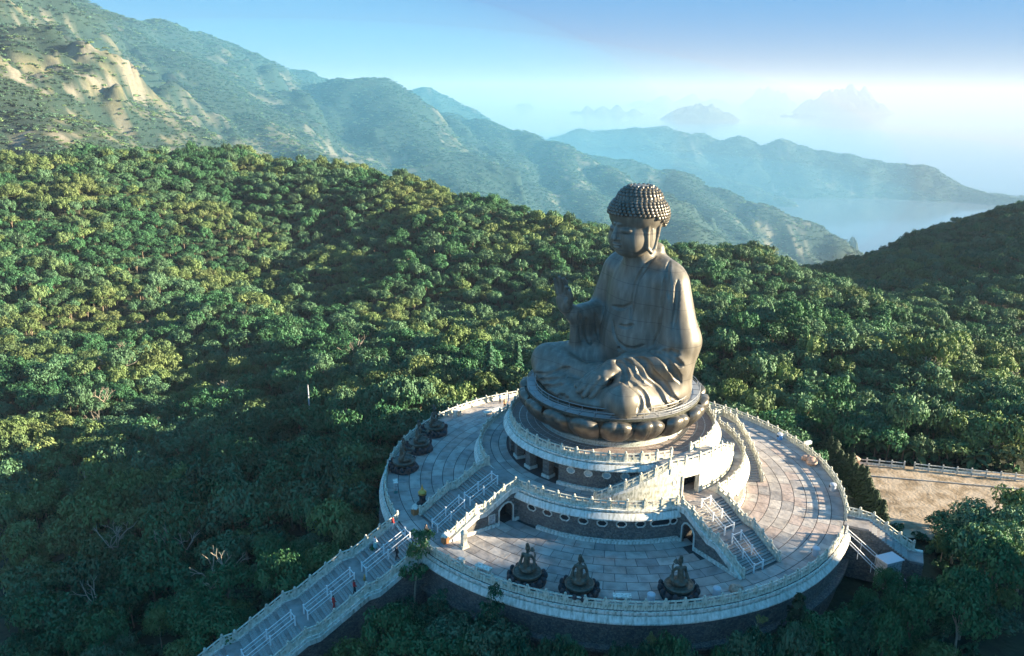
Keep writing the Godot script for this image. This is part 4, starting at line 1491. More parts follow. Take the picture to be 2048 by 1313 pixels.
func statue_shape(b: Blob) -> int:
	b.ell(V(0, 0.7, 0.2), V(9.7, 1.7, 9.2), 1)
	b.cap(V(3.5, 2.6, -2.5), V(8, 1.7, 5), 2.8, 2.2, 1)
	b.cap(V(-3.5, 2.6, -2.5), V(-8.2, 2.1, 4.6), 3, 2.4, 1)
	b.cap(V(8.1, 1.5, 5.4), V(2.5, 0.8, 5), 2.1, 1.1, 0.6)
	b.cap(V(-8.2, 2.1, 4.8), V(1.2, 2.5, 3.8), 2, 1.15, 0.8)
	b.cap(V(-7, 0.9, 6.2), V(1.5, 0.8, 7.2), 1.3, 0.7, 1.2)
	b.cap(V(8.3, 0.7, 3.5), V(7, 0.8, -4), 1.8, 2, 1.2)
	b.cap(V(0.2, 2.9, 3.5), V(2.6, 3.2, 2.9), 1, 0.9, 0.35)
	b.ell(V(0, 6, -3.4), V(5.4, 5.6, 3.7), 1.2)
	b.ell(V(0, 11.3, -4), V(5.5, 5.6, 3.2), 1.5)
	b.cap(V(-4.2, 14.9, -4.6), V(4.2, 14.9, -4.6), 2.2, 2.2, 1.2)
	b.cap(V(0, 16.9, -5.8), V(4.4, 15.4, -5), 1.5, 1.6, 1)
	b.cap(V(0, 16.9, -5.8), V(-4.4, 15.4, -5), 1.5, 1.6, 1)
	b.cap(V(0, 14.5, -4.2), V(0, 18, -3.4), 2.3, 2.05, 1)
	b.cap(V(1.3, 18.2, -5.5), V(-1.3, 18.2, -5.5), 0.9, 0.9, 0.5)
	b.cap(V(5.4, 14.2, -4.6), V(7.2, 7.5, -4.6), 2.1, 2.45, 1)
	b.cap(V(7.2, 7.5, -4.6), V(6.9, 1.2, -3.8), 2.45, 2.4, 1.2)
	b.cap(V(7.6, 5, -3), V(4.6, 4.7, 1.4), 2.1, 1.45, 0.8)
	b.cap(V(4.6, 4.6, 1.6), V(6.6, 2.2, 3.2), 1.3, 1.6, 1)
	b.cap(V(4.35, 4.7, 1.6), V(4, 4.3, 3.7), 1.15, 1.3, 0.25)
	b.ell(V(3.85, 3.95, 4.8), V(1.45, 0.8, 1.7), 0.25, 0, 18)
	b.cap(V(2.85, 3.75, 5.7), V(2.5, 2.5, 8.1), 0.5, 0.36, 0.08)
	b.cap(V(3.5, 3.7, 6.1), V(3.1, 2, 8.3), 0.52, 0.36, 0.08)
	b.cap(V(4.2, 3.6, 6), V(3.8, 1.6, 8), 0.52, 0.36, 0.08)
	b.cap(V(4.9, 3.4, 5.6), V(4.5, 1.5, 7.4), 0.48, 0.34, 0.08)
	b.cap(V(2.75, 4.2, 4), V(1.5, 3, 6), 0.6, 0.38, 0.12)
	b.cap(V(-5.4, 14.2, -4.6), V(-6.8, 9, -3.6), 2, 1.9, 1)
	b.cap(V(-6.7, 8.3, -3), V(-5.5, 9.1, 2.8), 1.8, 1.1, 0.8)
	b.cap(V(-5.5, 9, 2.3), V(-5.5, 4, 2.3), 0.75, 0.75, 0.6)
	b.cap(V(-5.9, 8.6, 0.6), V(-5.9, 4, 0.6), 1, 0.95, 1)
	b.cap(V(-6.3, 8, -1.2), V(-6.3, 4.2, -1.2), 1.3, 1.2, 1.2)
	b.cap(V(-5.5, 9.2, 2.6), V(-5.6, 10.2, 4), 0.95, 0.9, 0.4)
	b.ell(V(-5.6, 11.1, 4.2), V(1.25, 1.45, 0.6), 0.3, 24, 0)
	b.ell(V(-4.73, 10.74, 4.32), V(0.55, 0.85, 0.5), 0.3, 24, 0)
	b.cap(V(-6.45, 12.01, 4.7), V(-6.46, 13.29, 4.96), 0.32, 0.3, 0.08)
	b.cap(V(-6.46, 13.29, 4.96), V(-6.19, 14.03, 5.41), 0.3, 0.22, 0.08)
	b.cap(V(-5.85, 12.23, 4.5), V(-5.8, 13.71, 4.73), 0.34, 0.31, 0.08)
	b.cap(V(-5.8, 13.71, 4.73), V(-5.54, 14.45, 5.18), 0.31, 0.24, 0.08)
	b.cap(V(-5.21, 12.23, 4.22), V(-5.12, 13.71, 4.43), 0.34, 0.31, 0.08)
	b.cap(V(-5.12, 13.71, 4.43), V(-4.86, 14.35, 5.01), 0.31, 0.24, 0.08)
	b.cap(V(-4.61, 12.01, 4.01), V(-4.43, 12.97, 4.43), 0.32, 0.3, 0.08)
	b.cap(V(-4.43, 12.97, 4.43), V(-4.2, 13.39, 5.09), 0.3, 0.24, 0.08)
	b.cap(V(-4.47, 10.95, 4.2), V(-3.66, 12.12, 4.6), 0.42, 0.33, 0.08)
	b.cap(V(-3.66, 12.12, 4.6), V(-3.63, 12.97, 4.96), 0.33, 0.26, 0.08)
	var head := b.kind.size()
	b.ell(V(0, 20.6, -2.35), V(3, 3.5, 2.9), 0.4)
	b.ell(V(0, 22.9, -3), V(3.75, 2.75, 3.75), 0.2)
	b.ell(V(0, 24.7, -3.1), V(2.75, 1.85, 2.85), 0.6)
	b.ell(V(0, 18.35, -0.75), V(1.1, 0.65, 0.9), 0.5)
	b.ell(V(1.5, 19.6, -1), V(1.2, 1.4, 1.2), 0.6)
	b.ell(V(-1.5, 19.6, -1), V(1.2, 1.4, 1.2), 0.6)
	b.cap(V(0, 21.8, 0.35), V(0, 20.05, 0.95), 0.24, 0.42, 0.16)
	b.ell(V(0.38, 19.95, 0.5), V(0.28, 0.22, 0.3), 0.12)
	b.ell(V(-0.38, 19.95, 0.5), V(0.28, 0.22, 0.3), 0.12)
	b.cap(V(0.3, 21.8, 0.5), V(1.6, 22, -0.1), 0.24, 0.16, 0.14)
	b.cap(V(-0.3, 21.8, 0.5), V(-1.6, 22, -0.1), 0.24, 0.16, 0.14)
	b.ell(V(1.2, 21.1, -0.02), V(0.85, 0.4, 0.48), 0.08, 18, 0)
	b.ell(V(-1.2, 21.1, -0.02), V(0.85, 0.4, 0.48), 0.08, -18, 0)
	b.ell(V(0, 19.27, 0.36), V(0.85, 0.17, 0.36), 0.06)
	b.ell(V(0, 18.9, 0.3), V(0.66, 0.21, 0.36), 0.06)
	b.ell(V(2.95, 20.7, -2.8), V(0.28, 2.2, 0.75), 0.15)
	b.cap(V(2.95, 20.8, -1.95), V(3.05, 22.2, -2), 0.24, 0.26, 0.1)
	b.cap(V(3.05, 22.2, -2), V(3.25, 22.75, -2.8), 0.24, 0.26, 0.1)
	b.cap(V(3.25, 22.75, -2.8), V(3.3, 22.1, -3.7), 0.24, 0.26, 0.1)
	b.cap(V(3.3, 22.1, -3.7), V(3.15, 20.5, -3.5), 0.24, 0.26, 0.1)
	b.cap(V(3.15, 20.5, -3.5), V(3.1, 18.9, -3.2), 0.24, 0.26, 0.1)
	b.cap(V(3.1, 18.9, -3.2), V(3.05, 18.35, -2.7), 0.24, 0.26, 0.1)
	b.cap(V(3.05, 18.35, -2.7), V(2.95, 18.9, -2.15), 0.24, 0.26, 0.1)
	b.cap(V(2.95, 18.9, -2.15), V(2.95, 20.8, -1.95), 0.24, 0.26, 0.1)
	b.cap(V(3.1, 21.3, -2.6), V(3.1, 20, -2.7), 0.18, 0.12, 0.08)
	b.ell(V(-2.95, 20.7, -2.8), V(0.28, 2.2, 0.75), 0.15)
	b.cap(V(-2.95, 20.8, -1.95), V(-3.05, 22.2, -2), 0.24, 0.26, 0.1)
	b.cap(V(-3.05, 22.2, -2), V(-3.25, 22.75, -2.8), 0.24, 0.26, 0.1)
	b.cap(V(-3.25, 22.75, -2.8), V(-3.3, 22.1, -3.7), 0.24, 0.26, 0.1)
	b.cap(V(-3.3, 22.1, -3.7), V(-3.15, 20.5, -3.5), 0.24, 0.26, 0.1)
	b.cap(V(-3.15, 20.5, -3.5), V(-3.1, 18.9, -3.2), 0.24, 0.26, 0.1)
	b.cap(V(-3.1, 18.9, -3.2), V(-3.05, 18.35, -2.7), 0.24, 0.26, 0.1)
	b.cap(V(-3.05, 18.35, -2.7), V(-2.95, 18.9, -2.15), 0.24, 0.26, 0.1)
	b.cap(V(-2.95, 18.9, -2.15), V(-2.95, 20.8, -1.95), 0.24, 0.26, 0.1)
	b.cap(V(-3.1, 21.3, -2.6), V(-3.1, 20, -2.7), 0.18, 0.12, 0.08)
	cut(b, [V(4.41, 5.55, 3.67), V(4.8, 5.42, 3.36), V(5.17, 5.16, 3.16), V(5.63, 4.85, 3.18), V(6.16, 4.54, 3.43), V(6.74, 4.27, 3.89), V(7.15, 4.05, 4.5), V(7.13, 3.87, 5.02)], 0.51, 0.1)
	cut(b, [V(4.73, 5.74, 2.72), V(5.29, 5.59, 2.64), V(5.76, 5.38, 2.49), V(6.17, 5.07, 2.43), V(6.61, 4.73, 2.52), V(7.14, 4.45, 2.64), V(7.66, 4.19, 2.71), V(8.09, 3.91, 2.64), V(8.39, 3.59, 2.4), V(8.5, 3.28, 1.88)], 0.46, 0.1)
	cut(b, [V(6.35, 5.13, 1.92), V(6.73, 4.75, 1.77), V(7.13, 4.39, 1.66), V(7.61, 4.05, 1.68), V(7.95, 3.68, 1.49), V(8.14, 3.3, 1.03), V(8.33, 2.92, 0.58), V(8.67, 2.58, 0.34), V(9.08, 2.23, 0.22), V(9.46, 1.83, 0.22), V(9.78, 1.39, 0.23), V(9.94, 0.88, -0.02), V(9.75, 0.2, -0.74)], 0.46, 0.1)
	cut(b, [V(5.64, 5.96, 1.73), V(6.02, 5.88, 1.35), V(6.43, 5.76, 1.01), V(6.85, 5.49, 0.79), V(7.18, 5.09, 0.62), V(7.35, 4.57, 0.47), V(7.51, 4.07, 0.19), V(7.65, 3.64, -0.29), V(7.76, 3.18, -0.78), V(8.08, 2.82, -1.06), V(8.54, 2.51, -1.16), V(8.96, 2.16, -1.23), V(9.33, 1.76, -1.3), V(9.6, 1.32, -1.52), V(9.68, 0.86, -2.09), V(9.58, 0.35, -2.9)], 0.56, 0.1)
	cut(b, [V(6.5, 6.57, -0.52), V(7.03, 6.54, -0.74), V(7.54, 6.46, -0.97), V(8.05, 6.23, -1.09), V(8.47, 5.9, -1.19), V(8.81, 5.5, -1.32), V(9.06, 5.05, -1.5), V(9.25, 4.58, -1.79), V(9.31, 4.04, -2.2), V(9.24, 3.42, -2.71), V(9.27, 2.83, -3.1)], 0.56, 0.1)
	cut(b, [V(7.15, 6.82, -1.4), V(7.72, 6.73, -1.47), V(8.21, 6.59, -1.61), V(8.65, 6.37, -1.75), V(9.04, 6.09, -1.9), V(9.35, 5.78, -2.12), V(9.59, 5.44, -2.45), V(9.73, 5.21, -2.99)], 0.46, 0.1)
	cut(b, [V(8.02, 7.04, -1.82), V(8.48, 6.85, -1.96), V(8.89, 6.7, -2.19), V(9.22, 6.62, -2.54)], 0.42, 0.1)
	cut(b, [V(7.48, 3.96, 4.89), V(8.17, 3.94, 4.89), V(8.67, 3.81, 4.71), V(9.07, 3.59, 4.48), V(9.39, 3.28, 4.23), V(9.7, 2.9, 4.11), V(9.98, 2.47, 4.12), V(10.2, 2.02, 4.23), V(10.33, 1.58, 4.46), V(10.34, 1.13, 4.7), V(10.23, 0.63, 4.88)], 0.51, 0.1)
	cut(b, [V(7.75, 4.07, 4.16), V(8.35, 3.9, 4.13), V(8.8, 3.64, 3.96), V(9.1, 3.33, 3.64), V(9.31, 2.96, 3.25), V(9.56, 2.53, 3.06), V(9.84, 2.07, 3.04), V(10.09, 1.62, 3.16), V(10.18, 1.07, 3.05), V(10.09, 0.42, 2.57)], 0.51, 0.1)
	cut(b, [V(-7.63, 0.9, 7.47), V(-6.41, 1.21, 7.67), V(-5.43, 1.49, 7.7), V(-4.75, 1.75, 7.53), V(-4.26, 1.97, 7.24), V(-3.92, 2.14, 6.84), V(-3.67, 2.28, 6.38), V(-3.33, 2.45, 5.99), V(-2.82, 2.7, 5.72), V(-2.27, 2.99, 5.5)], 0.42, 0.1)
	cut(b, [V(-6.04, 0.47, 7.77), V(-4.43, 1.08, 8.27), V(-3.63, 1.37, 8.19), V(-3, 1.6, 8), V(-2.46, 1.8, 7.75), V(-2.01, 1.96, 7.44), V(-1.7, 2.08, 7.03), V(-1.9, 2.14, 6.3)], 0.42, 0.1)
	cut(b, [V(-3.94, 0.41, 8.5), V(-2.41, 0.95, 9.01), V(-1.74, 1.17, 8.89), V(-1.28, 1.36, 8.63), V(-0.89, 1.55, 8.33), V(-0.5, 1.72, 8.03)], 0.42, 0.1)
	cut(b, [V(0.32, 0.63, 9.39), V(0.98, 0.88, 9.3), V(1.46, 1.05, 9.09)], 0.42, 0.1)
	cut(b, [V(0.99, 0.44, 9.25), V(1.69, 0.75, 9.25), V(2.14, 0.94, 9.08)], 0.37, 0.1)
	cut(b, [V(0.71, 6.7, 0.24), V(1.16, 6.38, 0.2), V(1.62, 6.09, 0.13), V(2.17, 5.98, -0.01), V(2.71, 5.96, -0.2), V(3.21, 6.02, -0.42), V(3.65, 6.22, -0.68), V(4.02, 6.5, -0.95), V(4.34, 6.76, -1.26)], 0.27, 0.1)
	cut(b, [V(0.5, 8.65, -0.11), V(1.15, 8.6, -0.17), V(1.74, 8.65, -0.31), V(2.23, 8.87, -0.51), V(2.68, 9.1, -0.73)], 0.24, 0.1)
	cut(b, [V(0.95, 5.74, 0.24), V(1.38, 5.35, 0.15)], 0.31, 0.1)
	cut(b, [V(2.31, 17.65, -4.24), V(2.42, 17.33, -3.62), V(2.41, 16.97, -3.13), V(2.37, 16.57, -2.71), V(2.28, 16.14, -2.36), V(2.14, 15.68, -2.07), V(2, 15.19, -1.83), V(1.9, 14.67, -1.64), V(1.88, 14.13, -1.46), V(1.91, 13.59, -1.3), V(1.93, 13.04, -1.17), V(1.94, 12.48, -1.08), V(1.93, 11.9, -1.02), V(1.95, 11.33, -0.96), V(2, 10.76, -0.88), V(2.08, 10.2, -0.79), V(2.17, 9.65, -0.68)], 0.34, 0.1)
	cut(b, [V(0.27, 18.07, 0.06)], 0.34, 0.1)
	cut(b, [V(-1.76, 10.59, -0.78), V(-0.85, 10.69, -0.65), V(-0.06, 10.75, -0.61), V(0.62, 10.91, -0.67), V(1.17, 11.2, -0.79), V(1.66, 11.53, -0.92), V(2.14, 11.85, -1.07)], 0.27, 0.1)
	cut(b, [V(5.49, 16.24, -3.13), V(5.7, 15.77, -2.85), V(5.84, 15.28, -2.66), V(5.9, 14.76, -2.53), V(5.89, 14.21, -2.48), V(5.86, 13.66, -2.45), V(5.83, 13.1, -2.43), V(5.81, 12.55, -2.4), V(5.79, 11.99, -2.39), V(5.78, 11.42, -2.38), V(5.74, 10.85, -2.38), V(5.69, 10.27, -2.4), V(5.62, 9.68, -2.43), V(5.59, 9.11, -2.41), V(5.55, 8.55, -2.35), V(5.4, 7.96, -2.32), V(5.21, 7.38, -2.27), V(5.12, 6.84, -2.13)], 0.37, 0.1)
	cut(b, [V(6.9, 15.49, -3.77), V(7.07, 15.02, -3.6), V(7.18, 14.52, -3.5), V(7.28, 14.02, -3.41), V(7.38, 13.52, -3.32), V(7.47, 13.02, -3.22), V(7.56, 12.52, -3.13), V(7.64, 12.01, -3.03), V(7.7, 11.51, -2.93), V(7.75, 11, -2.82), V(7.78, 10.49, -2.71), V(7.81, 9.99, -2.58), V(7.88, 9.5, -2.42)], 0.34, 0.1)
	cut(b, [V(4.1, 17.38, -4.97), V(4.89, 17.07, -4.03), V(5.3, 16.65, -3.5), V(5.64, 16.19, -3.16), V(5.93, 15.7, -2.93), V(6.16, 15.19, -2.79), V(6.32, 14.67, -2.73), V(6.44, 14.12, -2.71), V(6.57, 13.59, -2.69), V(6.71, 13.05, -2.65)], 0.26, 0.1)
	cut(b, [V(-4.5, 8.66, 1.32), V(-4.66, 8.03, 1.18), V(-4.86, 7.39, 1.03), V(-4.94, 6.78, 0.93), V(-4.93, 6.19, 0.81), V(-4.84, 5.63, 0.63), V(-4.5, 5.19, 0.59), V(-3.93, 4.84, 0.74)], 0.34, 0.1)
	cut(b, [V(-4.45, 9.56, 2.59), V(-4.36, 9.04, 2.58), V(-4.52, 8.42, 2.39), V(-4.73, 7.79, 2.14), V(-4.79, 7.2, 2.02), V(-4.83, 6.62, 1.92), V(-4.87, 6.04, 1.81), V(-4.92, 5.45, 1.7)], 0.31, 0.1)
	cut(b, [V(-4.65, 9.08, -0.33), V(-4.56, 8.49, -0.4), V(-4.65, 7.83, -0.61), V(-4.78, 7.15, -0.85), V(-4.8, 6.5, -1.01), V(-4.53, 5.97, -0.96), V(-3.74, 5.65, -0.48), V(-3.09, 5.28, -0.12)], 0.31, 0.1)
	cut(b, [V(-0.89, 8.97, -0.23), V(-0.61, 8.48, -0.08), V(-0.35, 7.98, 0.05), V(-0.02, 7.52, 0.16), V(0.33, 7.06, 0.23), V(0.69, 6.62, 0.25), V(1.15, 6.26, 0.21), V(1.72, 6.07, 0.11), V(2.32, 6.03, -0.06), V(2.88, 6.02, -0.27), V(3.4, 5.97, -0.51)], 0.26, 0.1)
	return head


func make_statue() -> void:
	var t := thing("seated_statue", "giant dark bronze seated statue with its right hand raised and left hand on the lap", "statue", Vector3(0, 12.6, 0), deg_to_rad(FACE))
	var b := Blob.new()
	var head := statue_shape(b)
	var all := range(b.kind.size())
	b.build(range(head), Vector3(-12.5, -1.2, -9.5), Vector3(12.5, 20.5, 11.5), 0.15)
	b.build(all.slice(head), Vector3(-4.6, 16.6, -7.6), Vector3(4.6, 27.4, 2.2), 0.085, false)
	mesh_node("body", b.mesh(), M.bronze, t)
	# snail curls of the hair, row by row on the dome of the head
	var mb := MB.new()
	var domes := [[Vector3(0, 22.9, -3.0), Vector3(3.85, 2.8, 3.85)], [Vector3(0, 24.7, -3.1), Vector3(2.8, 1.9, 2.9)]]
	for d in 2:
		var c: Vector3 = domes[d][0]
		var r: Vector3 = domes[d][1]
		var rows := 13 if d == 0 else 6
		for i in rows:
			var el := deg_to_rad(lerpf(-27.0, 66.0, i / 12.0)) if d == 0 else deg_to_rad(lerpf(-2.0, 58.0, i / 5.0))
			var ring := cos(el) * (r.x + r.z) * 0.5
			var k := int(TAU * ring / 0.56)
			for j in k:
				var a := TAU * (j + 0.5 * (i % 2)) / k
				var p := Vector3(sin(a) * cos(el), sin(el), cos(a) * cos(el)) * r + c
				if d == 0 and p.y < 22.75 - 1.6 * clampf(-(p.z + 2.6) / 3.0, 0.0, 1.0) and p.z > -6.0: continue
				var o: Array = domes[1 - d]
				if ((p - o[0]) / (o[1] as Vector3)).length() < 0.97: continue
				mb.lathe(PackedVector2Array([Vector2(0.28, -0.2), Vector2(0.27, 0.02), Vector2(0.2, 0.16), Vector2(0.0, 0.23)]), 7, Vector3.ZERO)
				var n := ((p - c) / (r * r)).normalized()
				var bs := Basis(Quaternion(Vector3.UP, n))
				for q in range(mb.v.size() - 7 * 5 * 3, mb.v.size()):
					mb.v[q] = bs * mb.v[q] + p
					mb.n[q] = bs * mb.n[q]
	part("hair_curls", mb, M.bronze_petal, t).set_meta("kind", "stuff")

	# the lotus
	var l := thing("lotus_pedestal", "dark bronze lotus flower pedestal with fat ribbed petals under the statue", "pedestal", Vector3(0, 0, 0))
	mb = MB.new()
	mb.lathe(PackedVector2Array([Vector2(9.75, 8.2), Vector2(9.75, 8.86), Vector2(9.5, 8.95), Vector2(8.0, 8.96)]), 72)
	part("marble_ring", mb, M.marble, l)
	mb = MB.new()
	mb.lathe(PackedVector2Array([Vector2(8.9, 8.9), Vector2(9.2, 9.3), Vector2(10.2, 10.2), Vector2(10.9, 11.2), Vector2(11.2, 12.1), Vector2(11.5, 12.35), Vector2(11.5, 12.62), Vector2(11.25, 12.66), Vector2(10.95, 12.6), Vector2(0, 12.58)]), 72)
	part("seat", mb, M.bronze_dark, l)
	var pm := petal_mesh()
	for i in 18:
		var o := mesh_node("petal", pm, M.bronze_petal, l)
		o.rotation.y = deg_to_rad(3.8 + 20.0 * i)
		if i % 2 == 0:
			var u := mesh_node("petal", pm, M.bronze_dark, l)
			u.rotation.y = deg_to_rad(13.8 + 20.0 * i)
			u.scale = Vector3(0.93, 0.93, 0.93)
			u.position.y = 0.42
	# the service walkway round the seat
	t = thing("walkway_railing", "pale metal walkway and railing round the edge of the lotus seat", "railing")
	for r in [[11.42, 13.35, 0.05], [11.42, 12.98, 0.03], [10.35, 13.5, 0.05], [10.35, 13.05, 0.03]]:
		mb = MB.new()
		var p := []
		var w := []
		for i in 49:
			p.append(MB.pol(r[0], 7.5 * i, r[1]))
			w.append(r[2])
		mb.tube(p, w, 5, false)
		part("rail", mb, M.grey_metal, t)
	for i in 36:
		for r in [[11.42, 13.35], [10.35, 13.5]]:
			mb = MB.new()
			mb.tube([MB.pol(r[0], 10.0 * i, 12.55), MB.pol(r[0], 10.0 * i, r[1])], [0.04, 0.04], 4)
			part("post", mb, M.grey_metal, t)
		mb = MB.new()
		mb.arc(10.3, 11.45, 10.0 * i + 0.4, 10.0 * i + 9.6, 12.68, 12.74, 5.0)
		part("deck_panel", mb, M.grey_metal, t)


func petal_mesh() -> ArrayMesh:
	var prof := [Vector2(9.35, 8.95), Vector2(9.9, 9.0), Vector2(10.7, 9.35), Vector2(11.5, 9.95), Vector2(12.15, 10.7), Vector2(12.5, 11.4), Vector2(12.55, 11.95), Vector2(12.3, 12.35), Vector2(11.85, 12.5), Vector2(11.45, 12.4), Vector2(11.2, 12.1)]
	var half := [5.2, 6.6, 7.8, 8.8, 9.4, 9.5, 9.2, 8.2, 6.9, 5.4, 3.6]
	var pts := []
	const N := 24
	for i in prof.size():
		var row := []
		for j in N + 1:
			var u := 2.0 * j / N - 1.0
			var edge := pow(absf(u), 2.6)
			var rib := 0.15 * absf(sin(u * PI * 5.0)) * clampf(1.0 - absf(i - 3.6) / 3.4, 0.0, 1.0)
			var lobe := 0.22 * (1.0 - pow(2.0 * absf(u) - 1.0, 2.0)) * clampf((i - 2.0) / 4.0, 0.0, 1.0)
			var p: Vector2 = prof[i]
			var r := p.x - edge * 0.62 + lobe - rib
			var y := p.y - edge * 0.35 * clampf((i - 4.0) / 4.0, 0.0, 1.0) + lobe * 0.3 * clampf((i - 5.0) / 3.0, 0.0, 1.0)
			row.append(MB.pol(r, u * half[i], y))
		pts.append(row)
	var rows := []
	var mb := MB.new()
	var nn := []
	for i in prof.size():
		var row := []
		for j in N + 1:
			var a: Vector3 = pts[i][mini(j + 1, N)] - pts[i][maxi(j - 1, 0)]
			var b: Vector3 = pts[mini(i + 1, prof.size() - 1)][j] - pts[maxi(i - 1, 0)][j]
			row.append(a.cross(b).normalized())
		nn.append(row)
	for i in prof.size() - 1:
		for j in N:
			mb.trin(pts[i][j], pts[i][j + 1], pts[i + 1][j + 1], nn[i][j], nn[i][j + 1], nn[i + 1][j + 1])
			mb.trin(pts[i][j], pts[i + 1][j + 1], pts[i + 1][j], nn[i][j], nn[i + 1][j + 1], nn[i + 1][j])
	return mb.mesh()


# ---------------------------------------------------------------- the kneeling bronze figures
func make_devas() -> void:
	var fig := Blob.new()
	fig.ell(V(0, 0.28, 0.12), V(0.85, 0.34, 0.85), 0.2)
	fig.cap(V(0.4, 0.45, -0.35), V(0.5, 0.4, 0.75), 0.3, 0.24, 0.15)
	fig.cap(V(-0.4, 0.45, -0.35), V(-0.5, 0.4, 0.75), 0.3, 0.24, 0.15)
	fig.cap(V(0, 0.6, -0.25), V(0, 1.7, -0.1), 0.33, 0.3, 0.15)
	fig.cap(V(-0.36, 1.9, -0.1), V(0.36, 1.9, -0.1), 0.16, 0.16, 0.15)
	fig.cap(V(0, 1.95, -0.05), V(0, 2.35, 0.02), 0.13, 0.12, 0.08)
	fig.ell(V(0, 2.58, 0.06), V(0.25, 0.33, 0.28), 0.05)
	fig.ell(V(0, 2.96, -0.02), V(0.19, 0.24, 0.19), 0.06)
	fig.ell(V(0, 2.53, 0.33), V(0.06, 0.09, 0.08), 0.05)
	for s in [1.0, -1.0]:
		fig.cap(V(0.46 * s, 1.88, -0.08), V(0.64 * s, 1.35, 0.22), 0.15, 0.13, 0.1)
		fig.cap(V(0.64 * s, 1.35, 0.22), V(0.42 * s, 1.42, 0.95), 0.13, 0.09, 0.06)
		fig.cap(V(0.42 * s, 1.42, 0.95), V(0.22 * s, 1.5, 1.2), 0.09, 0.07, 0.05)
		fig.cap(V(0.66 * s, 1.3, 0.2), V(0.78 * s, 0.6, -0.1), 0.12, 0.2, 0.1)
	fig.build(range(fig.kind.size()), V(-1.3, -0.2, -1.4), V(1.3, 3.5, 1.6), 0.06, false)
	var lotus := MB.new()
	lotus.lathe(PackedVector2Array([Vector2(1.15, 0.55), Vector2(1.35, 0.7), Vector2(1.5, 1.0), Vector2(1.56, 1.28), Vector2(1.45, 1.36), Vector2(1.3, 1.3), Vector2(0, 1.28)]), 28)
	var rock := Blob.new()
	rng.seed = 41
	for i in 20:
		var a := TAU * i / 20.0
		rock.ell(V(cos(a) * 1.55, rng.randf_range(0.1, 0.35), sin(a) * 1.55), V(rng.randf_range(0.4, 0.62), rng.randf_range(0.35, 0.65), rng.randf_range(0.4, 0.6)), 0.12, rng.randf() * 90.0)
	for i in 15:
		var a := TAU * (i + 0.5) / 15.0
		if sin(a) > 0.75: continue
		rock.ell(V(cos(a) * 1.95, rng.randf_range(0.6, 0.9), sin(a) * 1.95), V(0.28, rng.randf_range(0.3, 0.5), 0.28), 0.05, rng.randf() * 90.0)
	rock.build(range(rock.kind.size()), V(-2.8, -0.3, -2.8), V(2.8, 1.8, 2.8), 0.1, false)
	var gift := MB.new()
	gift.lathe(PackedVector2Array([Vector2(0.2, 0), Vector2(0.3, 0.1), Vector2(0.22, 0.25), Vector2(0.12, 0.42), Vector2(0, 0.5)]), 10)
	var fm := fig.mesh()
	var lm := lotus.mesh()
	var rm := rock.mesh()
	var gm := gift.mesh()
	var at := [[28.3, -82.8, "nearest of three on the left rim"], [27.6, -95.5, "middle of three on the left rim"], [28.0, -108.0, "rearmost of three on the left rim"], [28.3, -16.6, "behind the leafy tree on the front rim"], [28.5, -4.9, "middle of the front rim"], [28.2, 16.2, "nearest the sunlit stair"]]
	for a in at:
		var p := MB.pol(a[0], a[1], 0.0)
		var t := thing("kneeling_statue", "dark bronze kneeling figure offering a gift, " + a[2], "statue", p, atan2(-p.x, -p.z), "six kneeling bronze figures round the terrace")
		mesh_node("rock_base", rm, M.rock_base, t)
		mesh_node("lotus_seat", lm, M.bronze_dark, t)
		var f := mesh_node("figure", fm, M.bronze_dark, t)
		f.position.y = 1.25
		f.scale = Vector3.ONE * 1.08
		var g := mesh_node("offering", gm, M.bronze_dark, t)
		g.position = V(0, 2.95, 1.32)


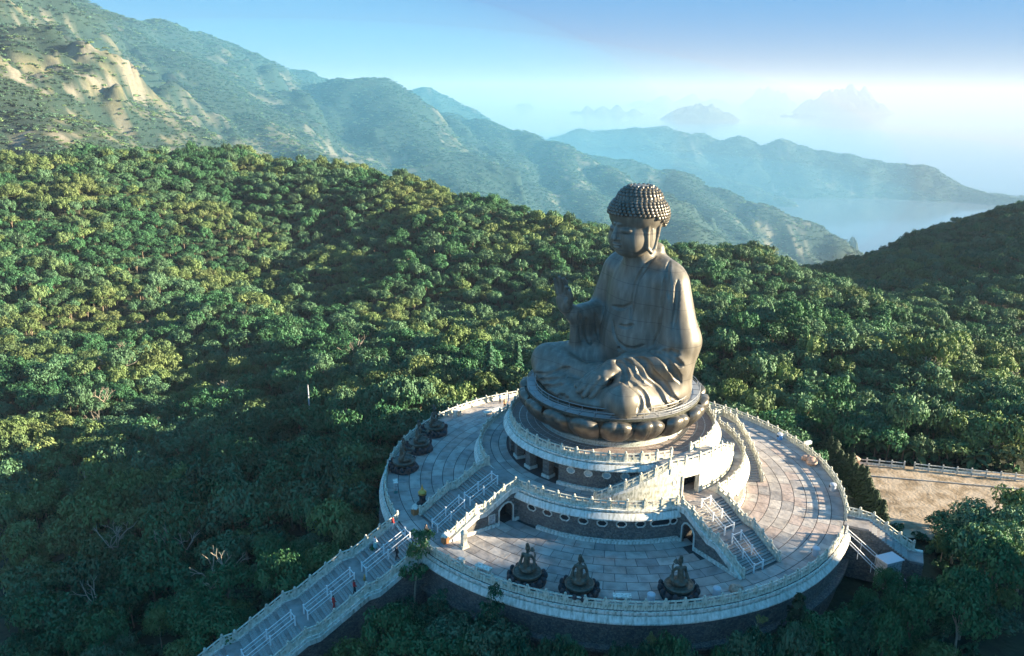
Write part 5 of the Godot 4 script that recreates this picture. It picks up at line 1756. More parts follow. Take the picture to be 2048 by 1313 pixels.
# ---------------------------------------------------------------- people
func make_person(label: String, at: Vector3, turn: float, stride: float, top: String, legs: String, arm: float, skirt := false) -> void:
	var t := thing("person", label, "person", at, turn, "visitors on the stairs and terrace")
	var sk := Blob.new()
	var hip := 0.9
	for s in [1.0, -1.0]:
		var z: float = stride * s
		sk.cap(V(0.09 * s, hip, 0), V(0.10 * s, 0.49, z * 0.6 + 0.03), 0.082, 0.06, 0.05)
		sk.cap(V(0.10 * s, 0.49, z * 0.6 + 0.03), V(0.10 * s, 0.08, z), 0.058, 0.04, 0.02)
		sk.cap(V(0.10 * s, 0.05, z - 0.03), V(0.11 * s, 0.04, z + 0.15), 0.045, 0.035, 0.02)
		sk.cap(V(0.19 * s, 1.4, 0), V(0.25 * s, 1.13, -z * 0.4), 0.055, 0.045, 0.05)
		sk.cap(V(0.25 * s, 1.13, -z * 0.4), V(0.22 * s, 0.92 + arm * 0.2, 0.1 - z * 0.6 + arm * 0.15), 0.042, 0.032, 0.02)
		sk.cap(V(0.22 * s, 0.92 + arm * 0.2, 0.1 - z * 0.6 + arm * 0.15), V(0.21 * s, 0.83 + arm * 0.22, 0.15 - z * 0.6 + arm * 0.15), 0.032, 0.02, 0.02)
	sk.cap(V(0, 0.95, 0), V(0, 1.36, 0), 0.13, 0.14, 0.08)
	sk.cap(V(-0.13, 1.4, 0), V(0.13, 1.4, 0), 0.07, 0.07, 0.06)
	sk.cap(V(0, 1.42, 0), V(0, 1.54, 0.01), 0.05, 0.048, 0.03)
	sk.ell(V(0, 1.62, 0.02), V(0.075, 0.105, 0.092), 0.02)
	sk.ell(V(0, 1.61, 0.115), V(0.014, 0.02, 0.018), 0.015)
	sk.build(range(sk.kind.size()), V(-0.5, -0.06, -0.6), V(0.5, 1.8, 0.6), 0.026, false)
	mesh_node("body", sk.mesh(), M.skin, t)
	var jk := Blob.new()
	jk.cap(V(0, 0.93, 0), V(0, 1.34, 0), 0.16, 0.165, 0.08)
	jk.cap(V(-0.14, 1.39, 0), V(0.14, 1.39, 0), 0.09, 0.09, 0.06)
	for s in [1.0, -1.0]:
		var z: float = stride * s
		jk.cap(V(0.19 * s, 1.4, 0), V(0.25 * s, 1.13, -z * 0.4), 0.078, 0.065, 0.05)
		jk.cap(V(0.25 * s, 1.13, -z * 0.4), V(0.225 * s, 0.95 + arm * 0.2, 0.08 - z * 0.55 + arm * 0.14), 0.062, 0.055, 0.02)
	jk.build(range(jk.kind.size()), V(-0.5, 0.6, -0.6), V(0.5, 1.6, 0.6), 0.03, false)
	mesh_node("jacket", jk.mesh(), M[top], t)
	var tr := Blob.new()
	tr.ell(V(0, 0.9, 0), V(0.17, 0.14, 0.14), 0.05)
	for s in [1.0, -1.0]:
		var z: float = stride * s
		tr.cap(V(0.09 * s, hip, 0), V(0.10 * s, 0.49, z * 0.6 + 0.03), 0.105, 0.085, 0.05)
		tr.cap(V(0.10 * s, 0.49, z * 0.6 + 0.03), V(0.10 * s, 0.13, z), 0.08, 0.065, 0.02)
	if skirt: tr.cap(V(0, 0.9, 0), V(0, 0.45, 0), 0.17, 0.27, 0.1)
	tr.build(range(tr.kind.size()), V(-0.5, -0.02, -0.6), V(0.5, 1.2, 0.6), 0.03, false)
	mesh_node("skirt" if skirt else "trousers", tr.mesh(), M[legs], t)
	var hr := MB.new()
	hr.lathe(PackedVector2Array([Vector2(0.075, 1.58), Vector2(0.092, 1.64), Vector2(0.085, 1.7), Vector2(0.05, 1.74), Vector2(0.0, 1.75)]), 10, V(0, 0, -0.005), V(0.92, 1, 1.12))
	part("hair", hr, M.hair, t)


# ---------------------------------------------------------------- small things on and round the terrace
func make_small_things() -> void:
	var f := deg_to_rad(FACE)
	# rubbish bins with a domed top
	for b in [[29.3, 119.7, "blue", "blue rubbish bin against the sunlit rear right balustrade"], [29.5, 88.0, "pale", "pale blue rubbish bin with a dark mouth against the right balustrade"], [29.4, 54.0, "white", "white domed bin on the right rim near the exit stair"], [29.2, 9.8, "white", "white domed bin between the orange shrub and a kneeling figure"], [29.2, 23.8, "white", "white domed bin on the front rim right of the last kneeling figure"]]:
		var t := thing("rubbish_bin", b[3], "bin", MB.pol(b[0], b[1], 0), deg_to_rad(b[1] + 180.0), "bins along the terrace rim")
		var mb := MB.new()
		mb.lathe(PackedVector2Array([Vector2(0.36, 0), Vector2(0.4, 0.1), Vector2(0.42, 0.8), Vector2(0.0, 0.82)]), 16)
		part("drum", mb, M.blue_plastic if b[2] == "blue" else M.white_plastic, t)
		mb = MB.new()
		mb.lathe(PackedVector2Array([Vector2(0.45, 0.8), Vector2(0.45, 0.88), Vector2(0.4, 1.0), Vector2(0.22, 1.1), Vector2(0, 1.12)]), 16)
		part("lid", mb, M.white_plastic, t)
		mb = MB.new()
		mb.box(V(0, 0.62, 0.4), V(0.36, 0.22, 0.12))
		part("mouth", mb, M.dark_void, t)
	# stone benches and boxes
	for b in [[28.9, 4.0, 1.9, 0.55, 0.75, "long white stone bench on the front rim"], [29.2, -26.4, 1.9, 0.7, 0.8, "pale box bench on the front rim left of the tree shaded figure"], [29.4, -32.3, 0.8, 0.6, 0.6, "small white block behind the leaning tree"], [26.1, -132.9, 3.6, 0.6, 0.9, "long pale bench on the rear left paving"], [29.2, -122.7, 1.3, 1.1, 0.8, "white crate against the rear left balustrade"]]:
		var t := thing("stone_bench", b[5], "bench", MB.pol(b[0], b[1], 0), deg_to_rad(b[1]), "pale benches and blocks on the terrace")
		var mb := MB.new()
		mb.box(V(0, b[3] - 0.09, 0), V(b[2], 0.18, b[4]))
		part("seat", mb, M.white_stone, t)
		for s in [-1.0, 1.0]:
			mb = MB.new()
			mb.box(V(s * (b[2] * 0.5 - 0.2), (b[3] - 0.18) * 0.5, 0), V(0.3, b[3] - 0.18, b[4] - 0.14))
			part("leg", mb, M.white_stone, t)
	# boulders
	for b in [[29.2, 28.3, 0.7, "pinkish boulder on the front rim beside the foot of the sunlit stair"], [29.0, 103.4, 0.85, "brown and white rounded boulder against the right balustrade"], [29.1, 106.0, 0.6, "smaller rounded boulder behind the brown one at the right balustrade"]]:
		var rk := Blob.new()
		rng.seed = int(b[1] * 10.0)
		for i in 5: rk.ell(V(rng.randf_range(-0.5, 0.5), 0.3, rng.randf_range(-0.35, 0.35)), V(rng.randf_range(0.4, 0.7), rng.randf_range(0.4, 0.6), rng.randf_range(0.35, 0.6)), 0.1, rng.randf() * 180.0)
		rk.build(range(5), V(-1.5, -0.3, -1.3), V(1.5, 1.3, 1.3), 0.08, false)
		var o := mesh_node("boulder", rk.mesh(), M.pink_render)
		o.position = MB.pol(b[0], b[1], 0)
		o.scale = Vector3.ONE * b[2] * 1.3
		tag(o, b[3], "boulder", "boulders on the terrace rim")
	# the incense burner
	var t := thing("incense_burner", "tall dark incense burner with a golden bulb left of the porch stair", "burner", MB.pol(26.45, -60.9, 0))
	var mb := MB.new()
	mb.lathe(PackedVector2Array([Vector2(0.75, 0), Vector2(0.75, 0.25), Vector2(0.5, 0.3), Vector2(0.38, 0.8), Vector2(0.42, 1.2), Vector2(0.55, 1.35), Vector2(0, 1.36)]), 16)
	part("pedestal", mb, M.rock_base, t)
	mb = MB.new()
	mb.lathe(PackedVector2Array([Vector2(0.3, 1.36), Vector2(0.52, 1.55), Vector2(0.55, 1.8), Vector2(0.38, 2.0), Vector2(0.16, 2.12)]), 16)
	part("bowl", mb, M.gold, t)
	mb = MB.new()
	mb.lathe(PackedVector2Array([Vector2(0.16, 2.1), Vector2(0.2, 2.2), Vector2(0.1, 2.5), Vector2(0.04, 2.75), Vector2(0, 2.95)]), 12)
	part("spire", mb, M.gold, t)
	# potted plants on pillars at the foot of the porch stair
	for s in [[-4.1, "at the shaded left foot of the porch stair"], [3.6, "at the right foot of the porch stair"]]:
		t = thing("stone_planter", "stone pillar with orange base " + s[1], "planter", along(FACE, 27.7, s[0]), f, "planters at the foot of the porch stair")
		mb = MB.new()
		mb.box(V(0, 0.4, 0), V(0.7, 0.8, 0.7))
		part("pillar", mb, M.terracotta, t)
		mb = MB.new()
		mb.lathe(PackedVector2Array([Vector2(0.55, 0.8), Vector2(0.58, 0.95), Vector2(0.34, 1.15), Vector2(0.1, 1.4), Vector2(0, 1.45)]), 4)
		part("cap", mb, M.white_stone, t)
	# the sunlit newel beside the leaning tree
	t = thing("stone_pillar", "sunlit cream stone pillar beside the leaning tree at the front left", "pillar", MB.pol(26.9, -36.6, 0), f)
	mb = MB.new()
	mb.box(V(0, 0.15, 0), V(0.9, 0.3, 0.9))
	part("foot", mb, M.rail_stone, t)
	mb = MB.new()
	mb.box(V(0, 1.0, 0), V(0.55, 1.5, 0.55))
	part("shaft", mb, M.rail_stone, t)
	mb = MB.new()
	mb.lathe(PackedVector2Array([Vector2(0.45, 1.75), Vector2(0.45, 1.9), Vector2(0.25, 2.15), Vector2(0, 2.25)]), 8)
	part("cap", mb, M.rail_stone, t)
	# information panels on the left rim and beside the arch
	t = thing("information_panel", "pale information panel standing at the left rim of the terrace", "panel", MB.pol(29.2, -69.6, 0), deg_to_rad(-69.6))
	mb = MB.new()
	mb.box(V(0, 1.0, 0), V(1.1, 1.1, 0.5))
	part("board", mb, M.pale_grey, t)
	mb = MB.new()
	mb.box(V(0, 0.22, 0), V(0.9, 0.45, 0.45))
	part("foot", mb, M.teal_base, t)
	mb = MB.new()
	mb.box(V(0, 1.58, 0), V(1.2, 0.07, 0.6))
	part("cap", mb, M.white_stone, t)
	t = thing("notice_board", "white notice board on the stone side wall beside the left arch", "notice board", along(FACE, 21.4, 3.72, 1.0), f)
	mb = MB.new()
	mb.box(V(0.03, 0.1, 0), V(0.08, 1.1, 0.8))
	part("sheet", mb, M.pale_grey, t)
	mb = MB.new()
	for s in [-1.0, 1.0]: mb.box(V(0.04, 0.1, s * 0.42), V(0.12, 1.2, 0.06))
	mb.box(V(0.04, 0.68, 0), V(0.12, 0.06, 0.9))
	part("frame", mb, M.white_stone, t)
	# folding warning sign on the first landing
	t = thing("folding_sign", "yellow folding warning sign on the first landing of the long stairway", "sign", along(FACE, 36.95, 1.5, -2.87), f)
	for s in [-1.0, 1.0]:
		mb = MB.new()
		mb.box(V(0, 0.36, 0.12 * s), V(0.34, 0.7, 0.03))
		var leafm := part("leaf", mb, M.gold, t)
		leafm.rotation.x = -0.22 * s
	# the white pole and the small shrines in the forest
	t = thing("white_pole", "thin white pole rising out of the dark forest left of the terrace", "pole", V(-58.5, ground(-58.5, -37.0), -37.0))
	var base: float = ground(-58.5, -37.0)
	mb = MB.new()
	mb.tube([V(0, -1, 0), V(0, 0.4 - base - 9.0 + 1.0, 0), V(0, -base - 4.9, 0)], [0.16, 0.13, 0.10], 8)
	part("shaft", mb, M.white_plastic, t)
	mb = MB.new()
	mb.lathe(PackedVector2Array([Vector2(0.13, -base - 4.9), Vector2(0.13, -base - 4.75), Vector2(0, -base - 4.65)]), 8)
	part("cap", mb, M.grey_metal, t)
	for b in [[632, -85.2, 41.6, -8.9, "highest of three pale stone boxes in the undergrowth left of the stairway"], [605, -74.5, 42.0, -10.6, "middle of three pale stone boxes in the undergrowth, with dark sides"], [600, -65.0, 42.0, -12.5, "lowest of three stone boxes, half hidden by the stairway balustrade"]]:
		var p := MB.pol(b[2], b[1], b[3])
		t = thing("stone_box", b[4], "shrine box", p, f + 0.5, "pale stone boxes beside the stairway")
		mb = MB.new()
		mb.box(V(0, -1.2, 0), V(1.0, 2.6, 1.0))
		part("plinth", mb, M.teal_base, t)
		mb = MB.new()
		mb.box(V(0, 0.6, 0), V(1.15, 1.2, 1.0))
		part("body", mb, M.pale_grey, t)
		mb = MB.new()
		mb.prism(PackedVector2Array([Vector2(-0.7, 1.2), Vector2(0.7, 1.2), Vector2(0.45, 1.6), Vector2(0, 1.75), Vector2(-0.45, 1.6)]), V(0, 0, -0.62), V(1, 0, 0), Vector3.UP, V(0, 0, 1.24))
		part("roof", mb, M.white_plastic, t)
	# the machine box and the handrails by the exit stair
	t = thing("machine_box", "white metal machine box below the right rim beside the exit stair", "machine box", V(33.2, -5.2, 13.6), 0.5)
	mb = MB.new()
	mb.box(V(0, 1.6, 0), V(2.3, 3.4, 1.6))
	part("cabinet", mb, M.pale_grey, t)
	mb = MB.new()
	mb.box(V(0, 3.38, 0), V(2.6, 0.12, 1.9))
	part("roof", mb, M.white_plastic, t)
	mb = MB.new()
	mb.box(V(0.2, 1.7, 0.81), V(1.1, 1.6, 0.05))
	part("door", mb, M.grey_metal, t)
	for l in [[27.9, 13.6, 34.3, 14.7, -6.2, "near"], [28.6, 11.8, 35.6, 12.9, -6.0, "far"]]:
		t = thing("metal_handrail", "thin pale handrail descending past the machine box on the %s side of the service steps" % l[5], "handrail", Vector3.ZERO, 0.0, "handrails of the service steps")
		for h in [1.0, 0.6]:
			mb = MB.new()
			mb.tube([V(l[0], -0.4 + h, l[1]), V(l[2], l[4] + h, l[3])], [0.05, 0.05], 6)
			part("rail", mb, M.white_metal, t)
		for i in 5:
			mb = MB.new()
			var q: float = i / 4.0
			var p := V(lerpf(l[0], l[2], q), lerpf(-0.4, l[4], q), lerpf(l[1], l[3], q))
			mb.tube([p + Vector3.DOWN * 0.3, p + Vector3.UP], [0.04, 0.04], 5)
			part("post", mb, M.white_metal, t)
	# the people
	make_person("person in a red coat and pale trousers at the top of the long stairway", along(FACE, 31.3, -2.8, stair_at(31.3)), f + 2.8, 0.12, "cloth_red", "cloth_white", 0.3)
	make_person("person in a white top and teal skirt on the upper flight near the far balustrade", along(FACE, 34.0, -2.0, stair_at(34.0)), f + 3.4, 0.1, "cloth_white", "cloth_teal", 0.5, true)
	make_person("person in black walking down the upper flight of the long stairway", along(FACE, 33.1, 2.0, stair_at(33.1)), f, 0.2, "cloth_black", "cloth_black", 0.0)
	make_person("person in a red jacket with a dark bag at the edge of the first landing", along(FACE, 38.6, 2.5, stair_at(38.6)), f + 3.0, 0.14, "cloth_red", "cloth_black", 0.4)
	make_person("person in a dark red coat in the middle of the second flight", along(FACE, 41.0, 2.3, stair_at(41.0)), f + 3.2, 0.16, "cloth_red", "cloth_red", 0.2)
	make_person("person with a tan bag standing on the terrace at the head of the long stairway", along(FACE, 29.0, 1.4, 0.0), f + 2.0, 0.04, "cloth_black", "cloth_white", 0.6)
	make_person("person in blue at the rear left balustrade", MB.pol(28.9, -140.0, 0), 1.2, 0.06, "cloth_blue", "cloth_black", 0.2)
	make_person("person in a white top leaning at the rear left balustrade", MB.pol(28.6, -143.0, 0), 2.2, 0.06, "cloth_white", "cloth_blue", 0.6)
	make_person("person in tan on the rear left paving beside the long bench", MB.pol(26.6, -139.0, 0), 0.4, 0.14, "cloth_tan", "cloth_black", 0.1)


func stair_at(s: float) -> float:
	if s < 30.6: return 0.0
	var k := floorf((s - 30.6) / 7.06)
	var u := s - 30.6 - k * 7.06
	return -2.87 * k - 2.87 * minf(u / 5.7, 1.0)


# ---------------------------------------------------------------- the yard on the right and the planting near the terrace
func make_yard() -> void:
	var rows := []
	for j in 14:
		var r := PackedVector3Array()
		for i in 26:
			var x := 37.0 + i * 1.7
			var z := -21.0 + j * 1.7
			r.append(V(x, -6.05 + 0.12 * rough_noise.get_noise_2d(x * 9.0, z * 9.0), z))
		rows.append(r)
	tag(mesh_node("bare_yard", heightfield(rows, []), M.yard), "bare tan earth yard right of the terrace", "yard", "", "structure")
	for run in [[V(38.5, -6.0, -20.3), V(45.9, -6.0, -20.0), 4, "white concrete rail fence behind the yard, its short left length"], [V(47.4, -6.0, -19.9), V(63.5, -6.0, -18.2), 8, "white concrete rail fence behind the yard, its long right length"]]:
		var t := thing("rail_fence", run[3], "fence", Vector3.ZERO, 0.0, "white fences behind the yard")
		for i in run[2] + 1:
			var p: Vector3 = run[0].lerp(run[1], float(i) / run[2])
			var mb := MB.new()
			mb.box(p + Vector3.UP * 0.62, V(0.18, 1.3, 0.18))
			part("post", mb, M.white_stone, t)
			if i < run[2]:
				var q: Vector3 = run[0].lerp(run[1], float(i + 1) / run[2])
				var d := q - p
				for h in [0.3, 0.95]:
					mb = MB.new()
					mb.box((p + q) * 0.5 + Vector3.UP * h, V(d.length() - 0.18, 0.4 if h < 0.5 else 0.14, 0.1), atan2(-d.z, d.x))
					part("rail", mb, M.white_stone, t)
	var t := thing("gate_pillar", "pink rendered pillar with a dark opening at the left end of the yard fence", "pillar", V(38.2, -6.0, -18.9), 0.2)
	var mb := MB.new()
	mb.box(V(0, 0.75, 0), V(1.0, 1.6, 1.0))
	part("shaft", mb, M.pink_render, t)
	mb = MB.new()
	mb.lathe(PackedVector2Array([Vector2(0.85, 1.5), Vector2(0.85, 1.62), Vector2(0.3, 2.0), Vector2(0, 2.2)]), 4)
	part("cap", mb, M.pink_render, t)
	mb = MB.new()
	mb.box(V(0, 1.0, 0.5), V(0.34, 0.4, 0.06))
	part("opening", mb, M.dark_void, t)
	# yard edging kerb
	var k := MB.new()
	var pts := []
	for i in 12: pts.append(V(36.6 + 2.6 * i + (0.0 if i > 1 else 0.6), -5.98, -16.6 + (1.6 if i == 0 else 0.0) + 0.12 * i))
	for i in 11:
		var p: Vector3 = pts[i]
		var q: Vector3 = pts[i + 1]
		k.box((p + q) * 0.5 + Vector3.UP * 0.04, V((q - p).length(), 0.16, 0.14), atan2(-(q - p).z, (q - p).x))
	tag(part("yard_kerb", k, M.concrete), "thin pale kerb curving across the bare yard", "kerb", "", "structure")
	# the hut and a sign at the right edge
	t = thing("hut", "small hut with a pale blue roof behind the palms at the right edge", "hut", V(64.0, ground(64, -33), -33.5), -0.2)
	mb = MB.new()
	mb.box(V(0, 1.5, 0), V(3.6, 3.6, 3.0))
	part("wall", mb, M.pale_grey, t)
	mb = MB.new()
	mb.prism(PackedVector2Array([Vector2(-2.2, 3.2), Vector2(2.2, 3.2), Vector2(0, 4.2)]), V(0, 0, -1.9), V(1, 0, 0), Vector3.UP, V(0, 0, 3.8))
	part("roof", mb, M.roof_blue, t)
	mb = MB.new()
	mb.box(V(0.6, 1.2, 1.51), V(0.9, 2.0, 0.06))
	part("door", mb, M.grey_metal, t)
	t = thing("signboard", "small tan signboard on a post at the right end of the long fence", "sign", V(64.6, -6.2, -21.0), 0.1)
	mb = MB.new()
	mb.box(V(0, 1.0, 0), V(0.12, 2.2, 0.12))
	part("post", mb, M.white_metal, t)
	mb = MB.new()
	mb.box(V(0, 2.3, 0.02), V(1.1, 1.4, 0.08))
	part("board", mb, M.terracotta, t)
	t = thing("floodlight", "small bright white floodlight just outside the rear right balustrade", "lamp", V(29.2, 0, -12.6))
	mb = MB.new()
	mb.tube([V(0, -6.5, 0), V(0, 0.3, 0)], [0.08, 0.06], 8)
	part("mast", mb, M.white_metal, t)
	mb = MB.new()
	mb.box(V(0.0, 0.7, 0.1), V(0.9, 0.45, 0.4), 0.5)
	part("housing", mb, M.white_metal, t)
	# palms
	var frond := MB.new()
	frond.tinted = true
	var nseg := 7
	for i in nseg:
		var u := float(i) / nseg
		var v := float(i + 1) / nseg
		var p := V(0, 0.5 * u - 0.95 * u * u, 2.1 * u - 0.35 * u * u)
		var q := V(0, 0.5 * v - 0.95 * v * v, 2.1 * v - 0.35 * v * v)
		var wa := 0.36 * sin(PI * clampf(u * 0.92 + 0.08, 0, 1)) + 0.03
		var wb := 0.36 * sin(PI * clampf(v * 0.92 + 0.08, 0, 1)) + 0.01
		frond.col = Color.WHITE * (0.85 + 0.3 * (i % 2))
		for s in [1.0, -1.0]:
			var e := V(wa * s, 0.1, 0.15)
			var g := V(wb * s, 0.1, 0.15)
			if s > 0: frond.quad(p, q, q + g, p + e)
			else: frond.quad(p, p + e, q + g, q)
	var fm := frond.mesh()
	rng.seed = 66
	var spots := []
	for i in 17: spots.append([V(38.5 + i * 1.62 + rng.randf_range(-0.5, 0.5), 0, -24.5 - rng.randf_range(0.0, 4.0) + i * 0.12), "behind the white yard fence", rng.randf_range(1.0, 1.35)])
	for i in 14: spots.append([V(rng.randf_range(27.0, 46.0), 0, rng.randf_range(21.0, 38.0)), "on the dark slope below the right front rim", rng.randf_range(0.8, 1.15)])
	for s in spots:
		var p: Vector3 = s[0]
		p.y = ground(p.x, p.z)
		if not clear_of_built(p.x, p.z): continue
		t = thing("broadleaf_palm", "bushy broad leaved palm " + s[1], "palm", p, rng.randf() * TAU, "broad leaved palms " + s[1])
		var tall: float = rng.randf_range(1.6, 3.2) * s[2]
		mb = MB.new()
		mb.tube([V(0, -0.5, 0), V(0.1, tall * 0.5, 0), V(0, tall, 0)], [0.16, 0.12, 0.1], 6)
		part("trunk", mb, M.bark, t)
		for k2 in 15:
			var o := mesh_node("frond", fm, M.palm_leaf, t)
			o.position.y = tall - 0.1 - 0.12 * (k2 / 5)
			o.rotation = V(-rng.randf_range(0.0, 0.75) + 0.25 * (k2 / 5), TAU * k2 / 5.0 + rng.randf_range(-0.5, 0.5), 0)
			o.scale = Vector3.ONE * s[2] * rng.randf_range(0.85, 1.3)


func make_special_trees() -> void:
	var con := [make_conifer(601, 15, 1500, 0.2), make_conifer(602, 11, 1100, 0.28), make_conifer(603, 18, 1900, 0.36)]
	var place := func(called: String, label: String, group: String, mesh: Mesh, m: Material, p: Vector3, high: float, wide: float, turn: float, bare := 0.25) -> void:
		var t := thing(called, label, "tree", p, turn, group)
		var c := mesh_node("crown", mesh, m, t)
		c.scale = Vector3(wide, high, wide)
		var mb := MB.new()
		mb.tube([V(0, -1.0, 0), V(0.02 * high, high * 0.5, 0), V(0, high * 0.96, 0)], [0.02 * high + 0.05, 0.014 * high + 0.03, 0.02], 6)
		part("trunk", mb, M.bark_pale, t)
	# hedge of dense cypresses between the right rim and the yard
	rng.seed = 71
	var n := 15
	for i in n:
		var u := float(i) / (n - 1)
		var p := V(lerpf(34.6, 36.2, u) + 1.2 * sin(u * PI), 0, lerpf(-23.5, 2.2, u))
		p.y = ground(p.x, p.z) - 0.3
		place.call("cypress", "dense dark cypress in the hedge between the right rim and the yard", "cypress hedge along the right rim", con[2], M.needle, p, rng.randf_range(4.6, 6.2), rng.randf_range(5.2, 6.6), rng.randf() * TAU)
	for q in [[V(-26.3, 0, -58.0), 13.5, 13.0, "taller of two slim pines behind the left rear balustrade"], [V(-20.6, 0, -60.5), 13.0, 11.0, "slimmer of two pines behind the left rear balustrade, nearer the statue's knee"]]:
		var p: Vector3 = q[0]
		p.y = ground(p.x, p.z)
		place.call("pine", q[3], "", con[0], M.leaf_deep, p, q[1], q[2], 0.4)
	for q in [[33.3, 37.2, 10.5, 9.5, "dark tiered conifer in front of the right rim beside the foot of the sunlit stair"], [34.2, -52.8, 8.0, 9.0, "small conifer below the long stairway's near balustrade"], [33.6, -9.6, 7.5, 6.5, "slim leafy conifer in front of the middle kneeling figure"]]:
		var p := MB.pol(q[0], q[1], 0)
		p.y = ground(p.x, p.z)
		place.call("conifer", q[4], "", con[1], M.needle if q[1] > 0.0 else M.leaf_green, p, q[2], q[3], 1.0)
	# the trees that crowd the foot of the round wall
	rng.seed = 93
	for i in 40:
		var phi := lerpf(-40.0, 78.0, i / 39.0) + rng.randf_range(-1.5, 1.5)
		var r := rng.randf_range(33.8, 35.6) if phi < 42.0 else rng.randf_range(35.0, 40.0)
		var p := MB.pol(r, phi, 0)
		if not clear_of_built(p.x, p.z): continue
		p.y = ground(p.x, p.z)
		var top := rng.randf_range(-2.6, 0.2) - (3.0 if phi < -16.0 else 0.0)
		var h := clampf(top - p.y, 4.0, 13.0)
		var k := rng.randi() % 3
		tree(i * 7, p, h, rng.randf_range(1.7, 2.6), rng.randf() * TAU, M[["leaf_deep", "leaf_green", "leaf_grey"][k]], "%s leaved tree crowding the foot of the round wall %s" % [["dark", "green", "grey green"][k], "at the left" if phi < -15.0 else "in the middle" if phi < 25.0 else "at the right"], "trees crowding the foot of the round wall")
	for q in [[45.5, 10.0, 8.5, "pale yellow green tree beside the lower flight of the long stairway"], [41.5, 9.0, 7.0, "smaller olive tree beside the stairway's near wall"]]:
		var p := along(FACE, q[0], q[1])
		p.y = ground(p.x, p.z)
		tree(int(q[0]), p, q[2], 3.4, 1.0, M.leaf_olive, q[3], "")
	for q in [[44.0, 5.0, 5.0], [47.0, 2.5, 6.2], [52.5, 2.0, 6.0], [57.0, 3.0, 5.6], [40.5, 17.5, 9.5], [44.5, 14.0, 10.5], [47.5, 8.5, 9.0], [51.0, 4.5, 8.5], [38.5, 21.5, 10.0]]:
		var p := V(q[0], 0, q[1])
		p.y = ground(p.x, p.z)
		tree(int(q[0]) * 3, p, q[2], 3.6, q[0], M.leaf_grey if int(q[0]) % 2 else M.leaf_green, "spreading tree beside the machine box, " + ("nearer the yard" if q[0] > 45.0 else "nearer the terrace wall"), "trees round the machine box")
	# loose young trees along the front wall
	var loose := [make_crown(701, 9, 520, 0.17, 0.1), make_crown(702, 7, 420, 0.16, 0.0)]
	for q in [[33.0, -40.6, 12.2, 2.1, 0, "leaf_green", V(1.1, 0, -1.0), "leaning slender tree crossing the corner of the terrace at the stairway"], [33.2, -20.0, 11.0, 1.7, 1, "leaf_deep", V(0.1, 0, 0), "leafy young tree in front of the left front kneeling figure"], [33.4, -6.2, 8.4, 1.5, 1, "leaf_grey", V(-0.3, 0, 0), "thin pale tree in front of the retaining wall"], [32.8, 8.2, 9.0, 0.9, 0, "leaf_gold", V(0, 0, 0), "straggly orange tinged sapling rising above the front rim"], [32.9, 28.6, 9.0, 0.9, 1, "leaf_gold", V(0, 0, 0), "bare brownish sapling above the front rim near the boulder"], [33.2, -33.0, 7.2, 1.7, 1, "leaf_deep", V(0.4, 0, 0), "dark drooping young tree under the terrace corner"]]:
		var p := MB.pol(q[0], q[1], 0)
		p.y = ground(p.x, p.z)
		var t := thing("young_tree", q[7], "tree", p)
		var top: Vector3 = q[6] + Vector3.UP * q[2]
		var mb := MB.new()
		mb.tube([V(0, -0.6, 0), (q[6] as Vector3) * 0.35 + Vector3.UP * q[2] * 0.45, top - Vector3.UP * 0.4], [0.17, 0.12, 0.03], 6)
		for k in 9:
			var s: Vector3 = ((q[6] as Vector3) + Vector3.UP * q[2]) * (0.5 + 0.05 * k)
			var a := k * 2.4
			mb.tube([s, s + V(cos(a), 0.5, sin(a)) * q[3] * 0.7], [0.05, 0.015], 4)
		part("trunk", mb, M.bark_pale, t)
		for k in 3:
			var c := mesh_node("crown", loose[(q[4] + k) % 2], M[q[5]], t)
			c.position = top * (0.5 + 0.2 * k) - Vector3.UP * 0.4 + V(0.3 * (k - 1), 0, 0.2 * k)
			c.scale = V(q[3], q[2] * 0.26, q[3]) * (1.0 - 0.14 * k)
			c.rotation.y = k * 1.7 + q[1]
	# leafless pale trees
	var bare := [make_bare(801), make_bare(802), make_bare(803)]
	rng.seed = 88
	var where := []
	for q in [[-119, -58], [-104, -52], [-128, -70], [-96, -75], [-60, -86], [-52, -82], [-70, -98], [-140, -96], [-155, -120], [-120, -105], [-56, 12], [-62, 20], [-48, 22], [-70, 4], [-86, 30], [-74, -14], [-98, -22], [-165, -150], [-135, -160], [-46, -32], [56, 14], [48, 12], [62, -62], [84, -70]]:
		where.append(Vector2(q[0], q[1]))
	for q in where:
		var p := V(q.x + rng.randf_range(-2, 2), 0, q.y + rng.randf_range(-2, 2))
		p.y = ground(p.x, p.z)
		var side := "in the forest left of the statue" if p.x < 0.0 else "on the wooded slope right of the terrace"
		var t := thing("bare_tree", "leafless pale grey tree " + side, "tree", p, rng.randf() * TAU, "leafless pale trees " + side)
		var m := mesh_node("branches", bare[rng.randi() % 3], M.bark_pale, t)
		m.scale = Vector3.ONE * rng.randf_range(7.5, 10.5)


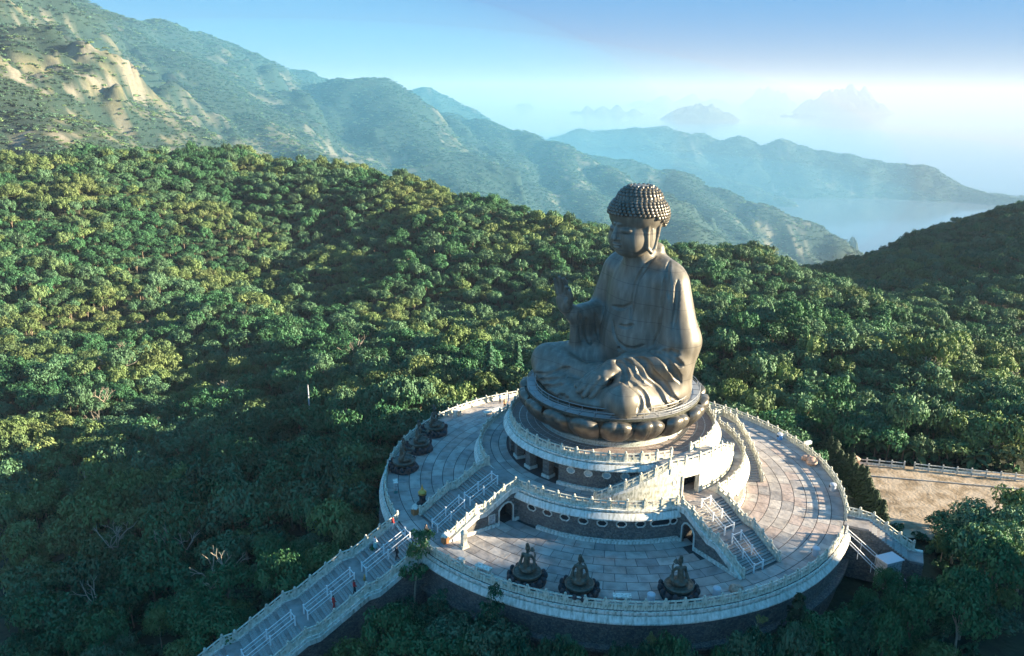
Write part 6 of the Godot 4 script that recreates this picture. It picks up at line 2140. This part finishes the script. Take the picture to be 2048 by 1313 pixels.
func _ready() -> void:
	# camera
	var cam := Camera3D.new()
	cam.name = "camera"
	cam.keep_aspect = Camera3D.KEEP_HEIGHT
	cam.fov = 44.915
	cam.near = 0.5
	cam.far = 90000.0
	cam.transform = Transform3D(Basis(Vector3(0.990526, 0.008330, -0.137072), Vector3(-0.047441, 0.957461, -0.284637), Vector3(0.128870, 0.288443, 0.948785)), CAM)
	add_child(cam)
	cam.make_current()
	# sky, haze, exposure
	var env := Environment.new()
	var sky := Sky.new()
	var pm := ProceduralSkyMaterial.new()
	pm.sky_top_color = Color(0.014, 0.086, 0.18).linear_to_srgb()
	pm.sky_horizon_color = Color(0.11, 0.112, 0.12).linear_to_srgb()
	pm.sky_curve = 0.03
	pm.ground_horizon_color = Color(0.05, 0.065, 0.06).linear_to_srgb()
	pm.ground_bottom_color = Color(0.025, 0.04, 0.03).linear_to_srgb()
	pm.sun_angle_max = 8.0
	pm.sun_curve = 0.1
	sky.sky_material = pm
	env.background_mode = Environment.BG_SKY
	env.sky = sky
	env.tonemap_mode = Environment.TONE_MAPPER_LINEAR
	env.tonemap_exposure = 4.6
	env.sdfgi_enabled = true
	env.ssao_enabled = true
	env.ssil_enabled = true
	env.fog_enabled = true
	env.fog_density = 0.00008
	env.fog_light_color = Color(0.80, 0.895, 1.0)
	env.volumetric_fog_enabled = true
	env.volumetric_fog_density = 0.0
	var we := WorldEnvironment.new()
	we.name = "environment"
	we.environment = env
	add_child(we)
	# the low sun on the right
	var sun := DirectionalLight3D.new()
	sun.name = "sun"
	sun.light_color = Color(1.0, 0.92, 0.78)
	sun.light_energy = 1.6
	sun.light_angular_distance = 0.5
	sun.shadow_enabled = true
	var el := deg_to_rad(14.0)
	var az := deg_to_rad(92.0)
	sun.transform = Transform3D(Basis.looking_at(-Vector3(cos(el) * sin(az), sin(el), cos(el) * cos(az))), Vector3(60, 40, 0))
	add_child(sun)

	rough_noise = noise(51, 0.012, FastNoiseLite.TYPE_SIMPLEX_SMOOTH, 4)
	patch_noise = noise(52, 0.0035, FastNoiseLite.TYPE_SIMPLEX_SMOOTH, 4)
	gully_noise = noise(53, 0.0028, FastNoiseLite.TYPE_SIMPLEX_SMOOTH, 3)
	make_materials()
	var ms := Time.get_ticks_msec()
	var lap := func(what: String) -> void: print(what, " ", Time.get_ticks_msec() - ms)
	near_points()
	far_ridges()
	make_ground()
	lap.call("ground")
	island("small cone shaped island in the mist, leftmost", -7.04, 0.8, 20000.0, 160.0, 1, 1)
	island("long low misty island with several hills left of the larger one", -1.25, 2.73, 16500.0, 200.0, 5, 2)
	island("nearest large misty island with a broad peak above the statue", 5.03, 2.8, 13700.0, 283.0, 1, 3)
	island("long faint island chain behind the nearest one", 3.64, 3.68, 26000.0, 400.0, 4, 4)
	island("round faint island right of the long chain", 9.48, 1.95, 26000.0, 600.0, 1, 5)
	island("very faint high mountain island near the horizon", 14.02, 3.2, 20000.0, 610.0, 1, 6)
	island("thin low island right of the nearest large island", 11.39, 1.38, 16500.0, 80.0, 3, 7)
	island("tiny dark wooded islet in the bay", 15.66, 0.5, 2600.0, 40.0, 1, 8, 0.5)
	for m in [["mountain_haze", Vector3(-850, -40, -1400), Vector3(1900, 600, 1700), 0.00024, "blue haze lying before the mountain range"], ["mountain_haze_001", Vector3(-650, -90, -1500), Vector3(2300, 520, 2000), 0.00022, "thinner blue haze along the foot of the mountain range"], ["valley_haze", Vector3(450, -330, -3000), Vector3(3000, 520, 2800), 0.00013, "blue haze lying in the valley left of the bay"], ["valley_haze_001", Vector3(100, -380, -2900), Vector3(2200, 400, 2700), 0.00009, "thin blue haze along the valley floor"]]:
		var fv := FogVolume.new()
		fv.name = m[0]
		fv.shape = RenderingServer.FOG_VOLUME_SHAPE_ELLIPSOID
		fv.size = m[2]
		fv.position = m[1]
		var fm := FogMaterial.new()
		fm.density = m[3]
		fm.albedo = Color(0.12, 0.62, 1.0).linear_to_srgb()
		fv.material = fm
		add_child(fv)
		tag(fv, m[4], "haze", "", "stuff")
	make_platform()
	lap.call("platform")
	make_statue()
	lap.call("statue")
	make_forest()
	lap.call("forest")
	make_devas()
	make_special_trees()
	make_yard()
	make_small_things()
	lap.call("rest")
